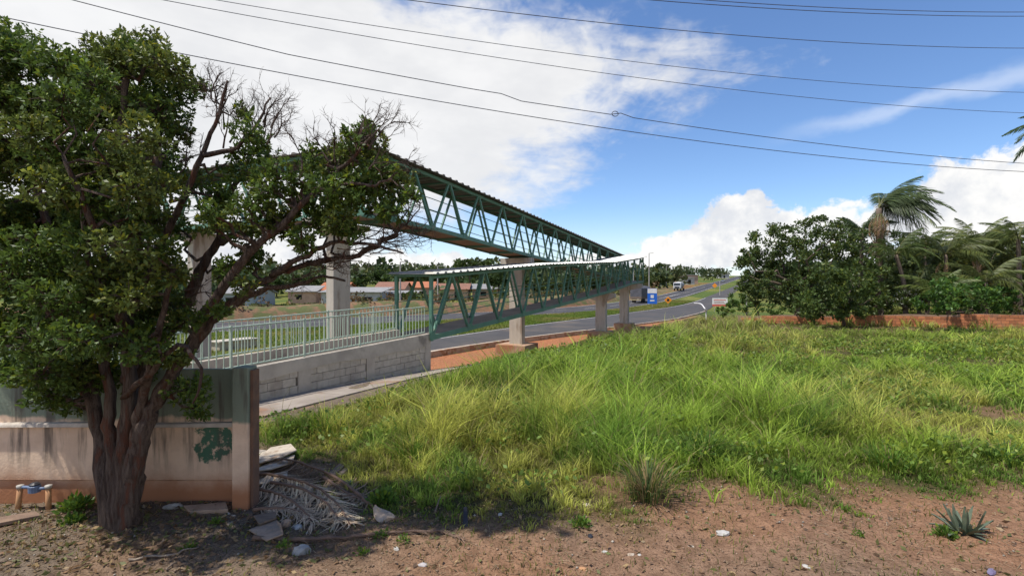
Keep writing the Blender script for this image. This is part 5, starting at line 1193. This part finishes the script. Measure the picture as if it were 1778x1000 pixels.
# ------------------------------------------------------------------ houses beyond the highway
M_ro = mat('orange_tiles', (.42, .16, .08), (.32, .12, .065), scale=2, rough=.9, bump=.5, bscale=3, stretch=(4, 1, 1)); M_rb = mat('brown_tiles', (.26, .13, .09), (.19, .10, .07), scale=1, rough=.9, bump=.5, bscale=3, stretch=(4, 1, 1)); M_rg = mat('grey_sheet_roof', (.27, .265, .26), (.21, .205, .20), scale=1, rough=.6)
M_hw = mat('house_white', (.46, .46, .46), (.38, .38, .38), scale=1, rough=.9); M_hp = mat('house_pink', (.48, .33, .26), (.40, .27, .21), scale=1, rough=.9); M_hb = mat('house_blue', (.30, .35, .40), (.26, .3, .35), scale=1, rough=.9); M_open = mat('dark_opening', (.018, .018, .02), rough=.9); M_frame = mat('window_frame', (.35, .33, .3), rough=.6)
def house(px0, px1, py_base, h_, depth, m, rm, label, roof='gable', rh=1.2, openings=(), rz=0.0, dist=None):
    mid = unproj((px0+px1)/2, py_base) if dist is None else None
    d = mid.y if dist is None else dist
    x0 = (px0-889)/F*d; x1 = (px1-889)/F*d; g = min(gz(x0, d), gz(x1, d)); e = empty('house', ((x0+x1)/2, d, g), label, 'house', 'houses beyond the highway')
    MB().box((x0, d, g-.4), (x1, d+depth, g+h_)).build('wall', m, e)
    o_ = .5; z = g+h_+.003
    if roof == 'gable':
        P = [(x0-o_, d-o_, z-.15), (x1+o_, d-o_, z-.15), (x1+o_, d+depth/2, z+rh), (x0-o_, d+depth/2, z+rh), (x0-o_, d+depth+o_, z-.15), (x1+o_, d+depth+o_, z-.15)]
        P += [(a, b_, c-.14) for a, b_, c in P]; f = [(0, 1, 2, 3), (3, 2, 5, 4), (6, 9, 8, 7), (9, 10, 11, 8), (0, 6, 7, 1), (4, 5, 11, 10), (1, 7, 8, 2), (2, 8, 11, 5), (0, 3, 9, 6), (3, 4, 10, 9)]
        r = MB().poly(P, f).build('roof', rm, e)
        for xx in (x0+.02, x1-.02):
            MB().poly([(xx, d+.02, z-.3), (xx, d+depth-.02, z-.3), (xx, d+depth/2, z+rh-.3), (xx+.1, d+.02, z-.3), (xx+.1, d+depth-.02, z-.3), (xx+.1, d+depth/2, z+rh-.3)], [(0, 1, 2), (5, 4, 3), (0, 3, 4, 1), (1, 4, 5, 2), (2, 5, 3, 0)]).build('gable', m, e)
    else:
        MB().poly([(x0-o_, d-o_, z), (x1+o_, d-o_, z), (x1+o_, d+depth, z+rh), (x0-o_, d+depth, z+rh)]+[(x0-o_, d-o_, z+.12), (x1+o_, d-o_, z+.12), (x1+o_, d+depth, z+rh+.12), (x0-o_, d+depth, z+rh+.12)], [(0, 3, 2, 1), (4, 5, 6, 7), (0, 1, 5, 4), (1, 2, 6, 5), (2, 3, 7, 6), (3, 0, 4, 7)]).build('roof', rm, e)
    for (a, b_, c0, c1, nm) in openings:
        xa = x0+(x1-x0)*a; xb = x0+(x1-x0)*b_; w_ = MB().box((xa, d-.03, g+c0), (xb, d+.3, g+c1)).build(nm, M_open, e)
        MB().box((xa-.08, d-.06, g+c1), (xb+.08, d-.031, g+c1+.1)).build('lintel', M_frame, w_)
    return e
house(558, 660, 537, 3.0, 9, M_hw, M_rg, 'white shed with dark open bays behind the tall pier', 'mono', .9, [(.12, .34, .1, 2.1, 'bay_opening'), (.60, .86, .1, 2.2, 'bay_opening')])
house(553, 596, 518, 3.0, 10, M_hp, M_ro, 'house with a bright orange tile roof left of the pier', 'gable', 1.6, [(.2, .35, 1, 2.1, 'window')], dist=112)
house(652, 700, 528, 3.2, 9, M_hp, M_rb, 'brown roofed house right of the white shed', 'gable', 1.5, [(.2, .35, .9, 2.0, 'window'), (.6, .75, .1, 2.1, 'door')], dist=112)
house(660, 720, 532, 2.6, 6, M_hp, M_rg, 'low pink porch in front of the brown roofed house', 'mono', .5, [(.1, .9, .1, 1.9, 'porch_opening')], dist=99)
house(700, 750, 520, 3.0, 9, M_hp, M_ro, 'pink house with terracotta roof seen through the ramp entry', 'gable', 1.4, [(.2, .4, .9, 2.0, 'window'), (.6, .8, .9, 2.0, 'window')], dist=128)
house(755, 812, 524, 2.8, 9, M_hp, M_rb, 'pinkish house with brown roof behind the truss', 'gable', 1.3, [(.2, .35, .9, 1.9, 'window'), (.6, .8, .1, 2.0, 'door')], dist=122)
house(820, 868, 522, 2.8, 9, M_hp, M_rg, 'low grey roofed house behind the tall bridge pier', 'gable', 1.1, [(.3, .5, .9, 1.9, 'window')], dist=125)
house(500, 548, 520, 2.8, 9, M_hp, M_rg, 'house with grey roof half hidden by limbs', 'gable', 1.1, [(.3, .5, .9, 1.9, 'window')], dist=110)
house(380, 440, 530, 2.9, 9, M_hb, M_rg, 'pale blue house behind the lower limbs of the tree', 'gable', 1.1, [(.2, .4, .9, 1.9, 'window'), (.6, .75, .1, 2, 'door')], dist=98)
house(1176, 1212, 489, 4.6, 12, M_hp, M_rg, 'pale roadside building far along the highway', 'mono', .4, [(.1, .3, .4, 3.4, 'door'), (.55, .7, .4, 3.2, 'door')], dist=262)
house(1190, 1206, 489, 3.4, 6, M_hw, M_rg, 'white kiosk in front of the far roadside building', 'mono', .3, [(.3, .6, .3, 2.4, 'door')], dist=254)
house(1252, 1266, 481, 4.0, 10, M_hw, M_rg, 'tiny white building at the far end of the highway', 'mono', .3, [(.3, .5, .5, 2.4, 'door')], dist=440)

# ------------------------------------------------------------------ background trees and woods
def proto_crown(seed, leaf, col, n=2600, shape=(1, 1, .8), cl=9):
    g = np.random.default_rng(seed); sub = cl*7; c0 = rand_dirs(cl, g)*np.array([[.62, .62, .42]])*(.5+.6*g.random((cl, 1))); k = g.integers(0, cl, sub)
    sc = c0[k]+rand_dirs(sub, g)*.38*(g.random((sub, 1))**.4); kk = g.integers(0, sub, n); pos = (sc[kk]+rand_dirs(n, g)*.15*(g.random((n, 1))**.5))*np.array([shape])
    tint = (.75+.5*g.random((sub, 1)))[kk]
    V, Q, C = leaves_arrays(pos, rand_dirs(n, g)+pos*.8+np.array([[0, 0, .3]]), leaf, .6, greens(n, col, g, .3, .15)*tint, .3, g)
    me = np_mesh('crown', V, Q, C); me.materials.append(M_leaf); return me
PC = [proto_crown(41, .13, (.058, .092, .024)), proto_crown(42, .13, (.075, .105, .03), shape=(1.15, 1.15, .62)), proto_crown(43, .12, (.05, .085, .025), shape=(.8, .8, 1.05)), proto_crown(44, .14, (.09, .115, .035), n=1700)]
TRK = MB().tube([(0, 0, -.1), (.03, 0, .5), (-.02, .02, 1)], [.05, .038, .025], 7); TRM = TRK.mesh('trunk', True); TRM.materials.append(M_bark2)
def bg_tree(px, py_c, rx, ry, dist, k, label, cat='tree', group='trees beyond the highway', name='background_tree'):
    x = (px-889)/F*dist; g = gz(x, dist); c = at(px, py_c, dist); R1 = rx/F*dist; R2 = ry/F*dist; e = empty(name, (x, dist, g), label, cat, group, 0)
    for nm, me, loc, sc in (('trunk', TRM, (0, 0, 0), (max(1.5, R1*.9), max(1.5, R1*.9), max(.3, c.z-g))), ('crown', PC[k], (0, 0, c.z-g), (R1/.82, R1/.82, R2/.62/(1.05 if k == 2 else .62 if k == 1 else .8)*.72))):
        o = bpy.data.objects.new(nm, me); COL.objects.link(o); o.parent = e; o.location = loc; o.scale = sc; o.rotation_euler = (0, 0, random.uniform(0, 6.28) if nm == 'crown' else 0)
    return e
random.seed(9)
for a in [(815, 466, 36, 26, 140, 0, 'tall round tree rising above the entry roof of the ramp'), (750, 478, 26, 20, 150, 1, 'wide tree left of the tall round tree'), (705, 482, 24, 18, 160, 0, 'tree above the terracotta roofed house'),
          (665, 480, 26, 18, 170, 2, 'tree behind the brown roofed house'), (620, 484, 30, 16, 165, 0, 'dark tree behind the tall pier and shed'), (575, 488, 26, 15, 160, 1, 'tree behind the orange roofed house'), (530, 490, 30, 18, 150, 0, 'tree left of the orange roofed house'),
          (480, 492, 30, 18, 140, 2, 'tree behind the pale limbs of the gnarled tree'), (430, 495, 34, 20, 130, 0, 'tree behind the pale blue house'), (370, 498, 34, 22, 120, 1, 'tree behind the second bridge pier'), (300, 500, 40, 26, 115, 0, 'tree left of the second bridge pier'),
          (180, 500, 50, 30, 110, 2, 'tree behind the trunk of the gnarled tree'), (60, 500, 60, 34, 105, 0, 'tree beyond the left part of the wall'), (865, 482, 28, 22, 120, 2, 'tree behind the tall bridge pier'), (905, 490, 26, 20, 115, 0, 'tree seen right of the tall bridge pier'),
          (945, 494, 26, 18, 118, 1, 'bushy tree behind the middle of the truss'), (985, 490, 26, 20, 125, 2, 'dark tree behind the right half of the truss'), (1025, 492, 24, 17, 135, 0, 'tree behind the short pier head'), (1065, 490, 24, 16, 150, 1, 'tree behind the landing'),
          (1100, 486, 20, 16, 165, 3, 'pale tree right of the landing'), (1150, 463, 12, 9, 235, 0, 'round far tree standing above the wood'), (1137, 487, 18, 13, 190, 1, 'bushy tree beside the white truck'),
          (885, 520, 22, 10, 105, 1, 'low green thicket under the truss'), (840, 524, 20, 9, 102, 3, 'low pale thicket left of the tall pier')]: bg_tree(*a)
for a in [(540, 532, 22, 9, 85, 3, 'yellow green shrub on the bank left of the shed'), (508, 533, 18, 8, 84, 1, 'small shrub on the bank'), (455, 534, 22, 10, 78, 3, 'shrub on the bank behind the limbs'), (1190, 512, 10, 3, 170, 3, 'low shrub beside the far lane'), (690, 530, 12, 6, 96, 1, 'dark shrub in front of the houses'), (730, 520, 14, 7, 104, 0, 'shrub between the houses'), (600, 536, 14, 5, 82, 3, 'brownish shrub on the bank below the shed')]:
    bg_tree(*a, cat='shrub', group='shrubs on the bank', name='bank_shrub')
# far wood along the skyline: one mass
g = np.random.default_rng(77); Vw = []; Qw = []; Cw = []; o_ = 0
def addwood(x, y, r, h, n, col):
    global o_
    z0 = gz(x, y); pos = rand_dirs(n, g)*(g.random((n, 1))**.4)*np.array([[r, r, h*.5]])+np.array([[x, y, z0+h*.55]])
    v, q, c = leaves_arrays(pos, rand_dirs(n, g)+np.array([[0, 0, .3]]), r*.42, .7, greens(n, col, g, .3, .12)*(.8+.4*g.random()), .3, g); Vw.append(v); Qw.append(q+o_); Cw.append(c); o_ += len(v)
for i in range(950):
    y = 190+430*g.random()**1.1; x = (g.random()*2-1)*y*1.15
    s, p = to_sp(x, y)
    if HF(s)+7 > p > -2 and True: continue
    addwood(x, y, 3.5+2.5*g.random(), 6+5*g.random(), 85, (.052, .082, .030) if g.random() < .7 else (.075, .095, .035))
for i in range(240):
    y = 100+100*g.random(); x = (g.random()*2-1)*y*1.15; s, p = to_sp(x, y)
    if p < HF(s)+22 or (430 < 889+F*x/y < 880 and y < 150): continue
    addwood(x, y, 2.5+2*g.random(), 4+4*g.random(), 70, (.055, .09, .028))
for i in range(170):
    y = 58+135*g.random(); x = y*(.43+.75*g.random()); s, p = to_sp(x, y)
    if p > -5: continue
    addwood(x, y, 2.5+2*g.random(), 5+4*g.random(), 80, (.055, .09, .028))
for i in range(150):
    s = -20+190*g.random(); p = HF(s)+3+6*g.random(); v = SP(s, p); addwood(v.x, v.y, .5+.8*g.random(), 2.2+1.6*g.random(), 45, (.10, .11, .035) if g.random() < .5 else (.15, .10, .05))
for i in range(60):
    s = 70+200*g.random(); p = HF(s)+14+8*g.random(); v = SP(s, p); addwood(v.x, v.y, 1.2+1.6*g.random(), 1.6+2.5*g.random(), 50, (.075, .105, .03))
tag(link('far_wood', np_mesh('far_wood', np.concatenate(Vw), np.concatenate(Qw), np.concatenate(Cw)), M_leaf), 'dense green woodland along the skyline', 'wood', kind='stuff')
